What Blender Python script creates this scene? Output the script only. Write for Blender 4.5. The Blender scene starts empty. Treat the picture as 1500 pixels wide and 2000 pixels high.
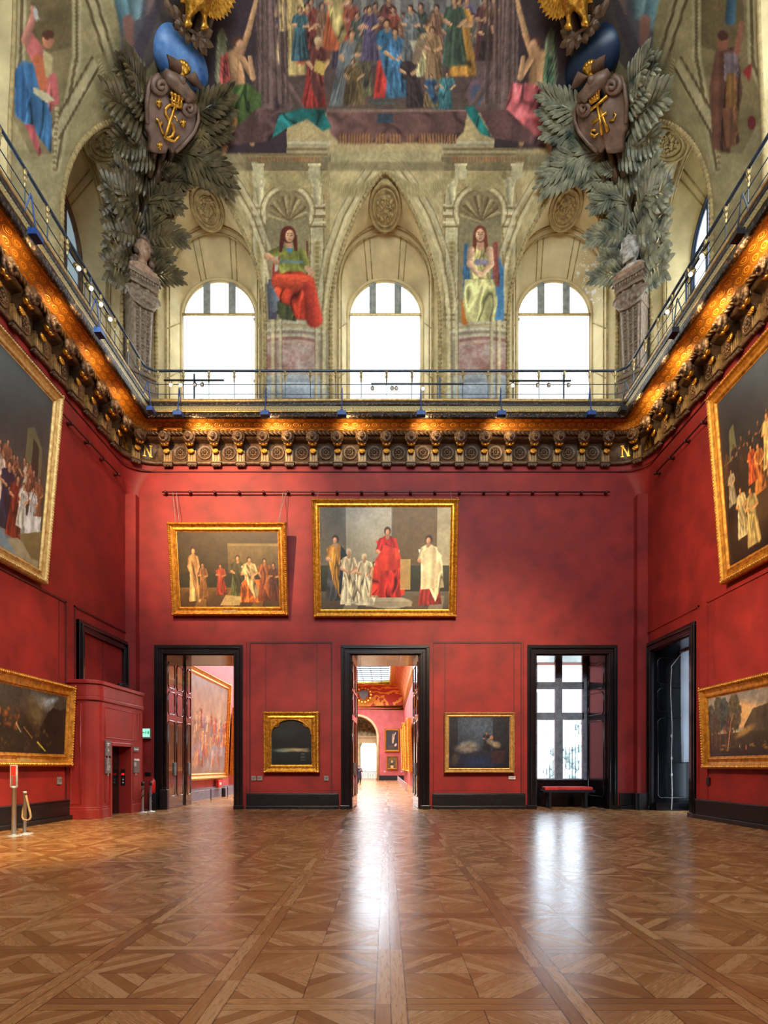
import bpy, math, random
import numpy as np
from mathutils import Vector, Matrix
random.seed(7)
SC = bpy.context.scene
COL = SC.collection
PI = math.pi
F, CX, CY, EYE = 1192.0, 755.0, 1497.0, 1.6      # focal length in pixels, vanishing point, eye height

# ---------------------------------------------------------------- mesh helper
class MB:
    def __init__(s): s.v, s.f, s.uv = [], [], {}
    def add(s, vs, fs, M=None):
        o = len(s.v)
        if M is not None: vs = [tuple(M @ Vector(p)) for p in vs]
        s.v.extend(tuple(p) for p in vs); s.f.extend(tuple(o + i for i in f) for f in fs)
        return o
    def box(s, x0, x1, y0, y1, z0, z1, M=None):
        s.add([(x0,y0,z0),(x1,y0,z0),(x1,y1,z0),(x0,y1,z0),(x0,y0,z1),(x1,y0,z1),(x1,y1,z1),(x0,y1,z1)],
              [(0,3,2,1),(4,5,6,7),(0,1,5,4),(1,2,6,5),(2,3,7,6),(3,0,4,7)], M); return s
    def tube(s, pts, r, n=8, M=None, caps=True, closed=False):
        pts = [Vector(p) for p in pts]; m = len(pts)
        rs = r if isinstance(r, (list, tuple)) else [r] * m
        vs, fs, prev = [], [], None
        for i, p in enumerate(pts):
            a = pts[(i-1) % m] if (i or closed) else pts[i]; b = pts[(i+1) % m] if (i < m-1 or closed) else pts[i]
            t = (b - a).normalized()
            u = t.cross(Vector((0,0,1))) if prev is None else prev - t * prev.dot(t)
            if u.length < 1e-4: u = t.cross(Vector((1,0,0)))
            u.normalize(); prev = u; w = t.cross(u)
            for k in range(n):
                an = 2*PI*k/n; vs.append(p + (u*math.cos(an) + w*math.sin(an)) * rs[i])
        for i in range(m if closed else m-1):
            j = (i+1) % m
            for k in range(n): fs.append((i*n+k, i*n+(k+1)%n, j*n+(k+1)%n, j*n+k))
        if caps and not closed: fs += [tuple(range(n-1,-1,-1)), tuple((m-1)*n+k for k in range(n))]
        s.add(vs, fs, M); return s
    def lathe(s, prof, n=16, c=(0,0,0), M=None, caps=True):
        vs, fs, m = [], [], len(prof)
        for r, z in prof:
            for k in range(n):
                a = 2*PI*k/n; vs.append((c[0]+r*math.cos(a), c[1]+r*math.sin(a), c[2]+z))
        for i in range(m-1):
            for k in range(n): fs.append((i*n+k, i*n+(k+1)%n, (i+1)*n+(k+1)%n, (i+1)*n+k))
        if caps: fs += [tuple(range(n-1,-1,-1)), tuple((m-1)*n+k for k in range(n))]
        s.add(vs, fs, M); return s
    def ell(s, c, r, n=12, m=8, M=None):
        if not isinstance(r, (list, tuple)): r = (r, r, r)
        vs = [(c[0], c[1], c[2]-r[2])]; fs = []
        for j in range(1, m):
            ph = -PI/2 + PI*j/m
            for k in range(n):
                a = 2*PI*k/n; vs.append((c[0]+r[0]*math.cos(ph)*math.cos(a), c[1]+r[1]*math.cos(ph)*math.sin(a), c[2]+r[2]*math.sin(ph)))
        vs.append((c[0], c[1], c[2]+r[2])); L = len(vs)-1
        for k in range(n):
            fs.append((0, 1+(k+1)%n, 1+k)); fs.append((L, 1+(m-2)*n+k, 1+(m-2)*n+(k+1)%n))
            for j in range(m-2): fs.append((1+j*n+k, 1+j*n+(k+1)%n, 1+(j+1)*n+(k+1)%n, 1+(j+1)*n+k))
        s.add(vs, fs, M); return s
    def prism(s, poly, d0, d1, fn=lambda x, y, d: (x, d, y), M=None):
        n = len(poly)
        vs = [fn(x, y, d0) for x, y in poly] + [fn(x, y, d1) for x, y in poly]
        s.add(vs, [tuple(range(n)), tuple(range(2*n-1, n-1, -1))] + [(i, n+i, n+(i+1)%n, (i+1)%n) for i in range(n)], M); return s
    def grid(s, rows, closed=False):
        nr, nc = len(rows), len(rows[0])
        s.add([p for r in rows for p in r], [(i*nc+j, i*nc+(j+1)%nc, (i+1)*nc+(j+1)%nc, (i+1)*nc+j) for i in range(nr-1) for j in range(nc if closed else nc-1)]); return s
    def mesh(s, name):
        me = bpy.data.meshes.new(name); me.from_pydata(s.v, [], s.f); me.update(); return me
    def obj(s, name, mat, parent=None, smooth=False, bevel=0.0, M=None):
        me = s.mesh(name); me.materials.append(mat)
        if smooth: me.polygons.foreach_set('use_smooth', [True]*len(me.polygons))
        o = bpy.data.objects.new(name, me); COL.objects.link(o)
        if parent: o.parent = parent
        if M is not None: o.matrix_local = M
        if bevel:
            b = o.modifiers.new('bevel', 'BEVEL'); b.width = bevel; b.segments = 2; b.limit_method = 'ANGLE'
        return o

def fuse(mb, voxel, it=3, name='fused'):                      # melt overlapping lumps into one carved surface
    me = mb.mesh(name); o = bpy.data.objects.new(name, me); COL.objects.link(o)
    r = o.modifiers.new('r', 'REMESH'); r.mode = 'VOXEL'; r.voxel_size = voxel; r.use_smooth_shade = True
    if it:
        sm = o.modifiers.new('s', 'SMOOTH'); sm.iterations = it; sm.factor = 0.5
    dg = bpy.context.evaluated_depsgraph_get(); dg.update()
    out = bpy.data.meshes.new_from_object(o.evaluated_get(dg), depsgraph=dg)
    bpy.data.objects.remove(o); bpy.data.meshes.remove(me)
    out.polygons.foreach_set('use_smooth', [True]*len(out.polygons)); out.materials.clear()
    return out
def mobj(name, me, mat, parent=None, M=None):
    if not me.materials: me.materials.append(mat)
    o = bpy.data.objects.new(name, me); COL.objects.link(o)
    if parent: o.parent = parent
    if M is not None: o.matrix_local = M
    return o
def tag(o, label=None, cat=None, group=None, kind=None):
    if label: o['label'] = label
    if cat: o['category'] = cat
    if group: o['group'] = group
    if kind: o['kind'] = kind
    return o
def thing(name, label, cat, loc=(0,0,0), rz=0.0, group=None, M=None):
    o = bpy.data.objects.new(name, None); COL.objects.link(o); o.empty_display_size = .1
    if M is not None: o.matrix_local = M
    else: o.location = loc; o.rotation_euler = (0, 0, rz)
    return tag(o, label, cat, group)
def setting(name):
    o = bpy.data.objects.new(name, None); COL.objects.link(o); o['kind'] = 'structure'; return o
def struct(name, mb, mat, parent=None, **k):
    o = mb.obj(name, mat, parent, **k)
    if parent is None: o['kind'] = 'structure'
    return o
def dup(root, M=None, label=None, group=None):                # a thing with copies of its parts and their sub-parts
    r = root.copy(); COL.objects.link(r)
    if M is not None: r.matrix_local = M
    if label: r['label'] = label
    if group: r['group'] = group
    for ch in list(root.children):
        c = ch.copy(); COL.objects.link(c); c.parent = r
        for g in list(ch.children):
            d = g.copy(); COL.objects.link(d); d.parent = c
    return r
def TR(x, y, z, rz=0.0): return Matrix.Translation((x, y, z)) @ Matrix.Rotation(rz, 4, 'Z')
ORD = ['first','second','third','fourth','fifth','sixth','seventh','eighth','ninth','tenth','eleventh','twelfth','thirteenth','fourteenth','fifteenth','sixteenth','seventeenth','eighteenth','nineteenth','twentieth']

# ---------------------------------------------------------------- materials
def lin(c):
    c = np.asarray(c, dtype=float) / 255.0
    return np.where(c <= .04045, c/12.92, ((c+.055)/1.055)**2.4)
def rgba(c): return tuple(float(x) for x in lin(c)) + (1.0,)
class NT:
    def __init__(s, name):
        s.m = bpy.data.materials.new(name); s.m.use_nodes = True; s.t = s.m.node_tree; s.t.nodes.clear()
        s.out = s.t.nodes.new('ShaderNodeOutputMaterial')
    def n(s, typ, **k):
        nd = s.t.nodes.new('ShaderNode' + typ)
        for a, b in k.items():
            if a.startswith('i_'):
                key = a[2:]; key = int(key) if key.isdigit() else key.replace('_', ' ')
                s.put(nd.inputs[key], b)
            else: setattr(nd, a, b)
        return nd
    def put(s, inp, b):
        if isinstance(b, bpy.types.NodeSocket): s.t.links.new(b, inp)
        elif isinstance(b, bpy.types.Node): s.t.links.new(b.outputs[0], inp)
        else: inp.default_value = b
    def math(s, op, a, b=0.0, c=0.0):
        nd = s.t.nodes.new('ShaderNodeMath'); nd.operation = op
        for i, x in enumerate((a, b, c)): s.put(nd.inputs[i], x)
        return nd.outputs[0]
    def mix(s, f, a, b, blend='MIX'):
        nd = s.t.nodes.new('ShaderNodeMix'); nd.data_type = 'RGBA'; nd.blend_type = blend
        s.put(nd.inputs[0], f); s.put(nd.inputs[6], a); s.put(nd.inputs[7], b); return nd.outputs[2]
    def ramp(s, f, stops):
        nd = s.t.nodes.new('ShaderNodeValToRGB'); s.put(nd.inputs[0], f); e = nd.color_ramp.elements
        while len(e) < len(stops): e.new(.5)
        for el, (p, c) in zip(e, stops): el.position = p; el.color = c if len(c) == 4 else rgba(c)
        return nd.outputs[0]
    def bsdf(s, **k):
        b = s.n('BsdfPrincipled', **k); s.t.links.new(b.outputs[0], s.out.inputs[0]); return b
    def noise(s, scale, detail=4, vec=None, rough=.55):
        nd = s.n('TexNoise', i_Scale=scale, i_Detail=detail, i_Roughness=rough)
        if vec is not None: s.put(nd.inputs['Vector'], vec)
        return nd
    def coord(s, which='Object'): return s.n('TexCoord').outputs[which]
    def mapped(s, scale=(1,1,1), which='Object', rot=(0,0,0)):
        return s.n('Mapping', i_Vector=s.coord(which), i_Scale=scale, i_Rotation=rot).outputs[0]
def pm(name, c, rough=.5, metal=0.0, var=.12, scale=6.0, bump=0.0, bscale=40.0, spec=.5, coat=0.0, stretch=(1,1,1), c2=None):
    t = NT(name); v = t.mapped(stretch); nz = t.noise(scale, 5, v)
    c2 = c2 if c2 else tuple(x*(1-var*2) for x in c)
    col = t.ramp(nz.outputs[0], [(.3, rgba(c2)), (.7, rgba(tuple(min(255, x*(1+var*.5)) for x in c)))])
    b = t.bsdf(i_Base_Color=col, i_Roughness=rough, i_Metallic=metal, i_Coat_Weight=coat)
    b.inputs['Specular IOR Level'].default_value = spec
    if bump:
        n2 = t.noise(bscale, 3, v)
        bp = t.n('Bump', i_Strength=bump, i_Distance=.02, i_Height=n2.outputs[0]); t.put(b.inputs['Normal'], bp.outputs[0])
    return t.m
def emat(name, c, strength):
    t = NT(name); e = t.n('Emission', i_Color=rgba(c), i_Strength=strength); t.t.links.new(e.outputs[0], t.out.inputs[0]); return t.m
def glass_mat(name, tint=(250,252,255), gloss=.05):
    t = NT(name); a = t.n('BsdfTransparent', i_Color=rgba(tint)); g = t.n('BsdfGlossy', i_Roughness=.02)
    m = t.n('MixShader', i_0=gloss, i_1=a.outputs[0], i_2=g.outputs[0]); t.t.links.new(m.outputs[0], t.out.inputs[0]); return t.m
def cloth_translucent(name, c, fac=.6):
    t = NT(name); a = t.n('BsdfDiffuse', i_Color=rgba(c)); g = t.n('BsdfTranslucent', i_Color=rgba(c))
    m = t.n('MixShader', i_0=fac, i_1=a.outputs[0], i_2=g.outputs[0]); t.t.links.new(m.outputs[0], t.out.inputs[0]); return t.m
def paint_mat(name, rough=.6, spec=.4, coat=0.0, bump=.0, emit=0):
    t = NT(name); a = t.n('Attribute', attribute_name='Col')
    nz = t.noise(9, 6, t.mapped())
    col = t.mix(.16, a.outputs['Color'], t.ramp(nz.outputs[0], [(.3, (60,60,60)), (.7, (255,255,255))]), 'MULTIPLY')
    b = t.bsdf(i_Base_Color=col, i_Roughness=rough, i_Coat_Weight=coat, i_Coat_Roughness=.25); b.inputs['Specular IOR Level'].default_value = spec
    if bump:
        n2 = t.noise(60, 3, t.mapped()); bp = t.n('Bump', i_Strength=bump, i_Distance=.01, i_Height=n2.outputs[0]); t.put(b.inputs['Normal'], bp.outputs[0])
    return t.m

RED = pm('red_wall_paint', (152,42,38), .58, var=.1, scale=1.3, bump=.12, bscale=14, spec=.35)
REDGLOSS = pm('red_booth_paint', (150,42,38), .38, var=.06, scale=2, spec=.5)
REDDARK = pm('dark_red_groove', (92,22,26), .6)
REDMETAL = pm('dark_red_rail', (84,30,32), .45, spec=.5)
BLACK = pm('black_lacquer', (20,20,24), .22, var=.25, scale=4, spec=.6, coat=.35)
BLACKMAT = pm('black_plinth', (26,25,28), .34, var=.3, scale=7, bump=.05, bscale=60, spec=.5)
GOLD = pm('gilded_wood', (214,150,52), .36, .55, .2, 9, .25, 55, c2=(150,92,26))
GOLDB = pm('bright_gilding', (226,170,66), .3, .75, .2, 12, .2, 70, c2=(160,105,30))
GOLDPALE = pm('pale_gilding', (205,176,112), .4, .35, .2, 9, .2, 60, c2=(170,128,64))
BRONZE = pm('bronzed_stucco', (108,80,54), .46, .15, .25, 8, .2, 50)
BRONZEDK = pm('dark_bronzed_stucco', (68,50,38), .5, .1, .25, 8, .25, 45)
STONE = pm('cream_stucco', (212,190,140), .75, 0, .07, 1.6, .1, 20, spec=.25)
STONED = pm('tan_stone_moulding', (180,156,106), .75, 0, .12, 6, .3, 40, spec=.25)  # darker tan than the plain cream stucco
LEAF = pm('bronze_green_stucco', (112,98,66), .38, .1, .22, 2.2, .15, 40, c2=(44,42,30))
LEAFR = pm('lit_frond_stucco', (168,164,134), .38, .05, .2, 2.2, .15, 40, c2=(56,70,64))  # paler copy of the frond stucco, standing in for stronger light
SHIELD = pm('brown_shield_stucco', (128,98,80), .42, 0, .12, 4, .08, 40)
BUST = pm('weathered_bust_stucco', (176,140,112), .6, 0, .2, 10, .15, 40, c2=(118,90,72))
MARBLE = pm('brown_marble', (140,120,98), .5, 0, .2, 9, .1, 40, c2=(96,78,64))
STEEL = pm('brushed_steel', (214,216,220), .3, .5, .04)
STEELDK = pm('dark_steel', (48,52,60), .35, .6)
BLUE = pm('blue_lamp_paint', (24,72,150), .4)
IRON = pm('black_iron', (30,32,36), .4, .3)
BRASS = pm('old_brass', (176,150,92), .35, .6, .15, 20)
GREY = pm('grey_label_card', (150,146,146), .5)
GREYSIGN = pm('grey_sign_plate', (112,106,110), .45)
WHITE = pm('white_card', (228,228,228), .5)
GLASS = glass_mat('window_glass')
BLIND = cloth_translucent('white_blind', (250,248,238), .85)

# ---------------------------------------------------------------- painter on vertex positions
def _h(i, j, s): 
    x = np.sin(i*127.1 + j*311.7 + s*74.7) * 43758.5453
    return x - np.floor(x)
def vnoise(u, v, s=0):
    i, j = np.floor(u), np.floor(v); a, b = u-i, v-j; a = a*a*(3-2*a); b = b*b*(3-2*b)
    return (_h(i,j,s)*(1-a)+_h(i+1,j,s)*a)*(1-b) + (_h(i,j+1,s)*(1-a)+_h(i+1,j+1,s)*a)*b
def fbm(u, v, s=0, o=4):
    t, amp, tot = 0, 1.0, 0
    for k in range(o): t = t + amp*vnoise(u*2**k, v*2**k, s+k); tot += amp; amp *= .5
    return t/tot
class Paint:
    def __init__(s, u, v): s.u, s.v = np.asarray(u, float).ravel(), np.asarray(v, float).ravel(); s.c = np.zeros((len(s.u), 3)); s.aa = .3
    def fill(s, c): s.c[:] = c
    def put(s, idx, m, c): 
        m = np.clip(m, 0, 1)[:, None]; s.c[idx] = s.c[idx]*(1-m) + np.asarray(c, float)*m
    def box(s, x0, x1, y0, y1): return np.nonzero((s.u >= x0) & (s.u <= x1) & (s.v >= y0) & (s.v <= y1))[0]
    def rect(s, x0, x1, y0, y1, c, a=1.0, c2=None):
        i = s.box(x0, x1, y0, y1)
        if c2 is None: s.put(i, np.full(len(i), a), c)
        else:
            t = ((s.v[i]-y0)/(y1-y0))[:, None]; s.put(i, np.full(len(i), a), np.asarray(c,float)*(1-t)+np.asarray(c2,float)*t)
    def ell(s, cx, cy, rx, ry, c, rot=0.0, soft=.15, a=1.0, sh=0.0):
        R = max(rx, ry)*(1+soft); i = s.box(cx-R, cx+R, cy-R, cy+R)
        x, y = s.u[i]-cx, s.v[i]-cy; co, si = math.cos(rot), math.sin(rot)
        x, y = x*co+y*si, -x*si+y*co
        d = np.sqrt((x/rx)**2+(y/ry)**2); m = np.clip((1+soft/2-d)/max(soft,1e-3), 0, 1)*a
        cc = np.asarray(c, float)[None]*np.ones((len(i),1))
        if sh: cc = cc*(1 - sh*np.clip((x/rx*.7+y/ry*.5), -1, 1))[:, None]
        s.put(i, m, cc)
    def ring(s, cx, cy, rx, ry, w, c, a=1.0, t0=-9, t1=9):
        R = max(rx, ry)+w; i = s.box(cx-R, cx+R, cy-R, cy+R); x, y = s.u[i]-cx, s.v[i]-cy
        d = np.abs(np.sqrt((x/rx)**2+(y/ry)**2)-1)*min(rx, ry); an = np.arctan2(-y, x)
        s.put(i, np.clip(1.3-d/(w/2), 0, 1)*a*((an >= t0) & (an <= t1)), c)
    def cap(s, x0, y0, x1, y1, w0, w1, c, soft=.35, a=1.0, sh=0.0):
        W = max(w0, w1)*1.3; i = s.box(min(x0,x1)-W, max(x0,x1)+W, min(y0,y1)-W, max(y0,y1)+W)
        dx, dy = x1-x0, y1-y0; L = dx*dx+dy*dy+1e-9; x, y = s.u[i]-x0, s.v[i]-y0
        t = np.clip((x*dx+y*dy)/L, 0, 1); w = w0+(w1-w0)*t; d = np.hypot(x-t*dx, y-t*dy)/w
        side = (x*dy-y*dx)/math.sqrt(L)/w
        cc = np.asarray(c, float)[None]*np.ones((len(i),1))
        if sh: cc = cc*(1 + sh*np.clip(side, -1, 1))[:, None]
        s.put(i, np.clip((1+soft/2-d)/soft, 0, 1)*a, cc)
    def poly(s, pts, c, a=1.0, folds=0.0, dirx=1.0, seed=1, fr=.35):
        xs = [p[0] for p in pts]; ys = [p[1] for p in pts]; i = s.box(min(xs), max(xs), min(ys), max(ys))
        x, y = s.u[i], s.v[i]; n = len(pts); cov = np.zeros(len(i))
        for ox, oy in ((-.6,-.2),(.2,-.6),(.6,.2),(-.2,.6)):
            ins = np.zeros(len(i), bool); X_, Y_ = x+ox*s.aa, y+oy*s.aa
            for k in range(n):
                (xa, ya), (xb, yb) = pts[k], pts[(k+1)%n]
                if ya == yb: continue
                ins ^= ((ya > Y_) != (yb > Y_)) & (X_ < (xb-xa)*(Y_-ya)/(yb-ya)+xa)
            cov += ins*.25
        ins = cov
        cc = np.asarray(c, float)[None]*np.ones((len(i),1))
        if folds:
            w = max(xs)-min(xs)+1e-6; h = max(ys)-min(ys)+1e-6
            f = .55*np.sin((x-min(xs))/w*PI*2/fr*dirx + 6*fbm((x-min(xs))/w*1.6+seed, (y-min(ys))/h*1.8, seed, 2)) + 1.2*(fbm((x-min(xs))/w*5+seed, (y-min(ys))/h*2.2, seed+2, 3)-.5)
            X3 = (x-min(xs))/w*2.2/fr*.4 + 1.3*fbm((x-min(xs))/w+seed*3.1, (y-min(ys))/h*1.7, seed+5, 2); n3 = fbm(X3+seed*1.7, (y-min(ys))/h*1.0+seed, seed+7, 3)
            f = f*.6 - 1.7*np.exp(-((n3-.43)/.035)**2) + 1.5*np.exp(-((n3-.56)/.045)**2)
            cc = cc*np.clip(1+folds*f, .3, 1.7)[:, None]*(1.12-.3*(x-min(xs))/w)[:, None]
        s.put(i, ins*a, cc)
    def grain(s, amp, fu, fv, seed=0, o=4):
        n = fbm(s.u*fu, s.v*fv, seed, o)-.5; s.c *= (1+amp*2*n)[:, None]
    def person(s, x, y, h, robe, over=None, skin=(206,158,118), hair=(58,38,28), w=.16, lean=0.0, arm=None, hood=None, seed=1, seat=False):
        # a robed figure: hem at (x, y), height h; lean shifts the head sideways
        hx, hy, W = x+lean*h, y-h*.92, w*h
        if seat:
            s.poly([(x-W*1.3,y),(x-W*1.1,y-h*.42),(x-W*.7,y-h*.5),(x+W*1.2,y-h*.5),(x+W*1.6,y-h*.3),(x+W*1.3,y)], robe, folds=.3, seed=seed)
        else:
            s.poly([(x-W,y),(x-W*.62+lean*h*.4,y-h*.55),(x-W*.75+lean*h*.8,y-h*.8),(x+W*.75+lean*h*.8,y-h*.8),(x+W*.6+lean*h*.4,y-h*.52),(x+W*1.05,y-h*.02)], robe, folds=.2, seed=seed, fr=.6)
        s.poly([(hx-W*.2,hy+h*.055),(hx-W*.58,hy+h*.095),(hx-W*.62,hy+h*.2),(hx-W*.5,hy+h*.32),(hx-W*.6,hy+h*.44),(hx+W*.6,hy+h*.44),(hx+W*.5,hy+h*.32),(hx+W*.62,hy+h*.2),(hx+W*.58,hy+h*.095),(hx+W*.2,hy+h*.055)], over or robe, folds=.16, seed=seed+3, fr=.8)
        rr = random.Random(seed*7+1)
        for k in range(9):                                   # hanging folds and lights on the cloth
            f = rr.uniform(-.8, .8); c0 = np.asarray(robe, float)*(1.28 if k % 2 else .62); y0 = hy+h*rr.uniform(.36,.5)
            s.cap(hx+(x-hx)*.5+f*W*.5, y0, x+f*W*1.0, y-h*rr.uniform(.0,.12), h*.008, h*.016, tuple(c0), .9, .55)
        for k in range(5):
            f = rr.uniform(-.6,.6); c0 = np.asarray(over or robe, float)*(1.25 if k % 2 else .66)
            s.cap(hx+f*W, hy+h*.14, hx+f*W*.5+rr.uniform(-.2,.2)*W, hy+h*.36, h*.007, h*.012, tuple(c0), .9, .5)
        if over:
            s.poly([(hx-W*.9,hy+h*.13),(hx-W*.2,hy+h*.1),(x+W*.9,y-h*.25),(x+W*.5,y-h*.05),(x-W*.2,y-h*.3)], over, folds=.3, seed=seed+5)
        s.cap(hx, hy+h*.02, hx, hy+h*.08, h*.026, h*.03, tuple(k*.85 for k in skin))
        for ax in (arm or [(-1.0, .34), (.9, .36)]):
            sx = hx + (W*.52 if ax[0] > 0 else -W*.52)
            ex, ey = hx+ax[0]*W*(.2+.5*((seed*37) % 7)/7), hy+(ax[1]-.06+.1*((seed*53) % 5)/5)*h
            mx, my = sx+(W*.28 if ax[0] > 0 else -W*.28), hy+h*.28
            s.cap(sx, hy+h*.12, mx, my, h*.034, h*.03, over or robe, sh=.3); s.cap(mx, my, ex, ey, h*.03, h*.022, skin, sh=.2)
        tl = rr.uniform(-.012,.012)*h; s.ell(hx, hy-h*.012, h*.05, h*.06, hood or hair, soft=.4)
        s.ell(hx+tl, hy+h*.008, h*.032, h*.046, skin, soft=.5, sh=.3)
    def write(s, me):
        a = me.color_attributes.new('Col', 'FLOAT_COLOR', 'POINT')
        out = np.ones((len(s.c), 4), np.float32); out[:, :3] = lin(np.clip(s.c, 0, 255)); a.data.foreach_set('color', out.ravel())
def grid_mesh(P, name, keep=None):      # P: array rows x cols x 3
    nr, nc = P.shape[:2]; idx = np.arange(nr*nc).reshape(nr, nc)
    q = np.stack([idx[:-1,:-1], idx[:-1,1:], idx[1:,1:], idx[1:,:-1]], -1).reshape(-1, 4)
    me = bpy.data.meshes.new(name); me.vertices.add(nr*nc); me.vertices.foreach_set('co', P.reshape(-1).astype(np.float32))
    me.loops.add(len(q)*4); me.loops.foreach_set('vertex_index', q.reshape(-1).astype(np.int32))
    me.polygons.add(len(q)); me.polygons.foreach_set('loop_start', np.arange(0, len(q)*4, 4, dtype=np.int32))
    me.update(calc_edges=True); me.validate(); return me
# ================================================================ the room
HW, YB, YF = 9.7, 23.0, -6.0          # half width, end wall, wall behind the viewer
ZW, ZB, Z0 = 12.93, 14.72, 17.5       # top of the red wall, balcony floor, spring of the vault
D1, D2, D3 = (-8.39,-5.73), (-1.38,1.28), (5.62,8.34)
DH = 5.83
RW = (19.45, 22.35)                   # window opening in the wall on the right

def pv(z):                            # how far the coved vault leans in at height z
    z = np.asarray(z, float); t = np.clip((z-Z0)/11.0, 0, .9999); return 10*(1-np.sqrt(1-t*t))
def at_side(side, t, p, z):
    return {'b': (t, YB-p, z), 'l': (-HW+p, t, z), 'r': (HW-p, t, z)}[side]

# ---- parquet floor
def floor_mat():
    t = NT('oak_panel_parquet'); xyz = t.n('SeparateXYZ', i_0=t.coord('Object')); S = 1.22; M = t.math
    fx, fy = M('MULTIPLY_ADD', xyz.outputs[0], 1/S, -.03/S+100), M('MULTIPLY_ADD', xyz.outputs[1], 1/S, -4.11/S+100)
    ax, ay = M('FRACT', fx), M('FRACT', fy); ix, iy = M('FLOOR', fx), M('FLOOR', fy)
    cx, cy = M('SUBTRACT', ax, .5), M('SUBTRACT', ay, .5)
    H = .414
    sx, sy = M('GREATER_THAN', M('ABSOLUTE', cx), H), M('GREATER_THAN', M('ABSOLUTE', cy), H)
    a, b = M('DIVIDE', cx, H), M('DIVIDE', cy, H)
    d = M('MULTIPLY', M('ADD', M('ABSOLUTE', a), M('ABSOLUTE', b)), 3.5)
    band = M('FLOOR', d); qa, qb = M('SIGN', a), M('SIGN', b); sg = M('MULTIPLY', qa, qb)
    quad = M('ADD', M('MULTIPLY', qa, 3.0), M('MULTIPLY', qb, 7.0))
    # which board am I on
    idp = M('ADD', M('MULTIPLY', band, 17.0), quad)
    idx = M('ADD', M('MULTIPLY', M('SIGN', cx), 5.0), 201.0)
    idy = M('ADD', M('MULTIPLY', M('SIGN', cy), 5.0), 301.0)
    mixf = lambda f, p, q: M('ADD', M('MULTIPLY', f, q), M('MULTIPLY', M('SUBTRACT', 1.0, f), p))
    bid = mixf(sx, mixf(sy, idp, idy), idx)
    ixs = mixf(sx, ix, M('ROUND', fx)); iys = mixf(sy, iy, M('ROUND', fy)); iys = mixf(sx, iys, M('FLOOR', M('ADD', fy, M('MULTIPLY', ixs, .37))))
    wn = t.n('TexWhiteNoise', noise_dimensions='3D', i_Vector=t.n('CombineXYZ', i_0=ixs, i_1=iys, i_2=bid).outputs[0])
    # grain along the board
    ul, vl = M('SUBTRACT', a, M('MULTIPLY', sg, b)), M('ADD', a, M('MULTIPLY', sg, b))
    gu = mixf(sx, mixf(sy, ul, M('MULTIPLY', cx, 2.2)), M('MULTIPLY', cy, 2.2)); gv = mixf(sx, mixf(sy, vl, M('MULTIPLY', cy, 2.2)), M('MULTIPLY', cx, 2.2))
    gvec = t.n('CombineXYZ', i_0=M('MULTIPLY', gu, 1.6), i_1=M('MULTIPLY', gv, 16.0), i_2=M('MULTIPLY', wn.outputs[0], 40.0)).outputs[0]
    gr = t.noise(2.2, 6, gvec, .6)
    # seams
    e = .012
    def near(x, w): return M('LESS_THAN', M('ABSOLUTE', x), w)
    fd = M('FRACT', d); seam_d = M('MAXIMUM', near(M('SUBTRACT', fd, 0.0), .03), M('MAXIMUM', near(a, .009), near(b, .009)))
    seam_p = M('MULTIPLY', seam_d, M('SUBTRACT', 1.0, M('MAXIMUM', sx, sy)))
    ex = near(M('SUBTRACT', M('ABSOLUTE', cx), H), .0042); ey = M('MULTIPLY', near(M('SUBTRACT', M('ABSOLUTE', cy), H), .0042), M('SUBTRACT', 1.0, sx))
    mx = near(M('SUBTRACT', M('ABSOLUTE', cx), .5), .0032); my = M('MULTIPLY', near(M('SUBTRACT', M('ABSOLUTE', cy), .5), .0032), M('SUBTRACT', 1.0, sx))
    seam = M('MINIMUM', M('ADD', M('ADD', seam_p, ex), M('ADD', ey, M('ADD', mx, my))), 1.0)
    tone = t.ramp(wn.outputs[0], [(0, (152,104,60)), (.35, (174,124,74)), (.7, (190,140,88)), (1, (206,160,110))])
    col = t.mix(.55, tone, t.ramp(gr.outputs[0], [(.3, (176,156,138)), (.62, (255,252,246))]), 'MULTIPLY')
    big = t.noise(.35, 3, t.coord('Object')); col = t.mix(.3, col, t.ramp(big.outputs[0], [(.35, (170,150,135)), (.65, (255,255,255))]), 'MULTIPLY')
    col = t.mix(M('MULTIPLY', seam, .75), col, rgba((52,28,16)))
    rough = M('ADD', M('MULTIPLY', gr.outputs[0], .12), M('MULTIPLY_ADD', wn.outputs[0], .06, .17))
    bs = t.bsdf(i_Base_Color=col, i_Roughness=rough); bs.inputs['Specular IOR Level'].default_value = .55
    hgt = M('SUBTRACT', M('MULTIPLY_ADD', wn.outputs[0], .35, M('MULTIPLY', gr.outputs[0], .35)), seam)
    bp = t.n('Bump', i_Strength=.22, i_Distance=.004, i_Height=hgt); t.put(bs.inputs['Normal'], bp.outputs[0])
    return t.m
FLOORM = floor_mat()
m = MB(); m.add([(-12,YF-.3,0),(12,YF-.3,0),(12,80,0),(-12,80,0)], [(0,1,2,3)]); struct('floor', m, FLOORM)

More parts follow.
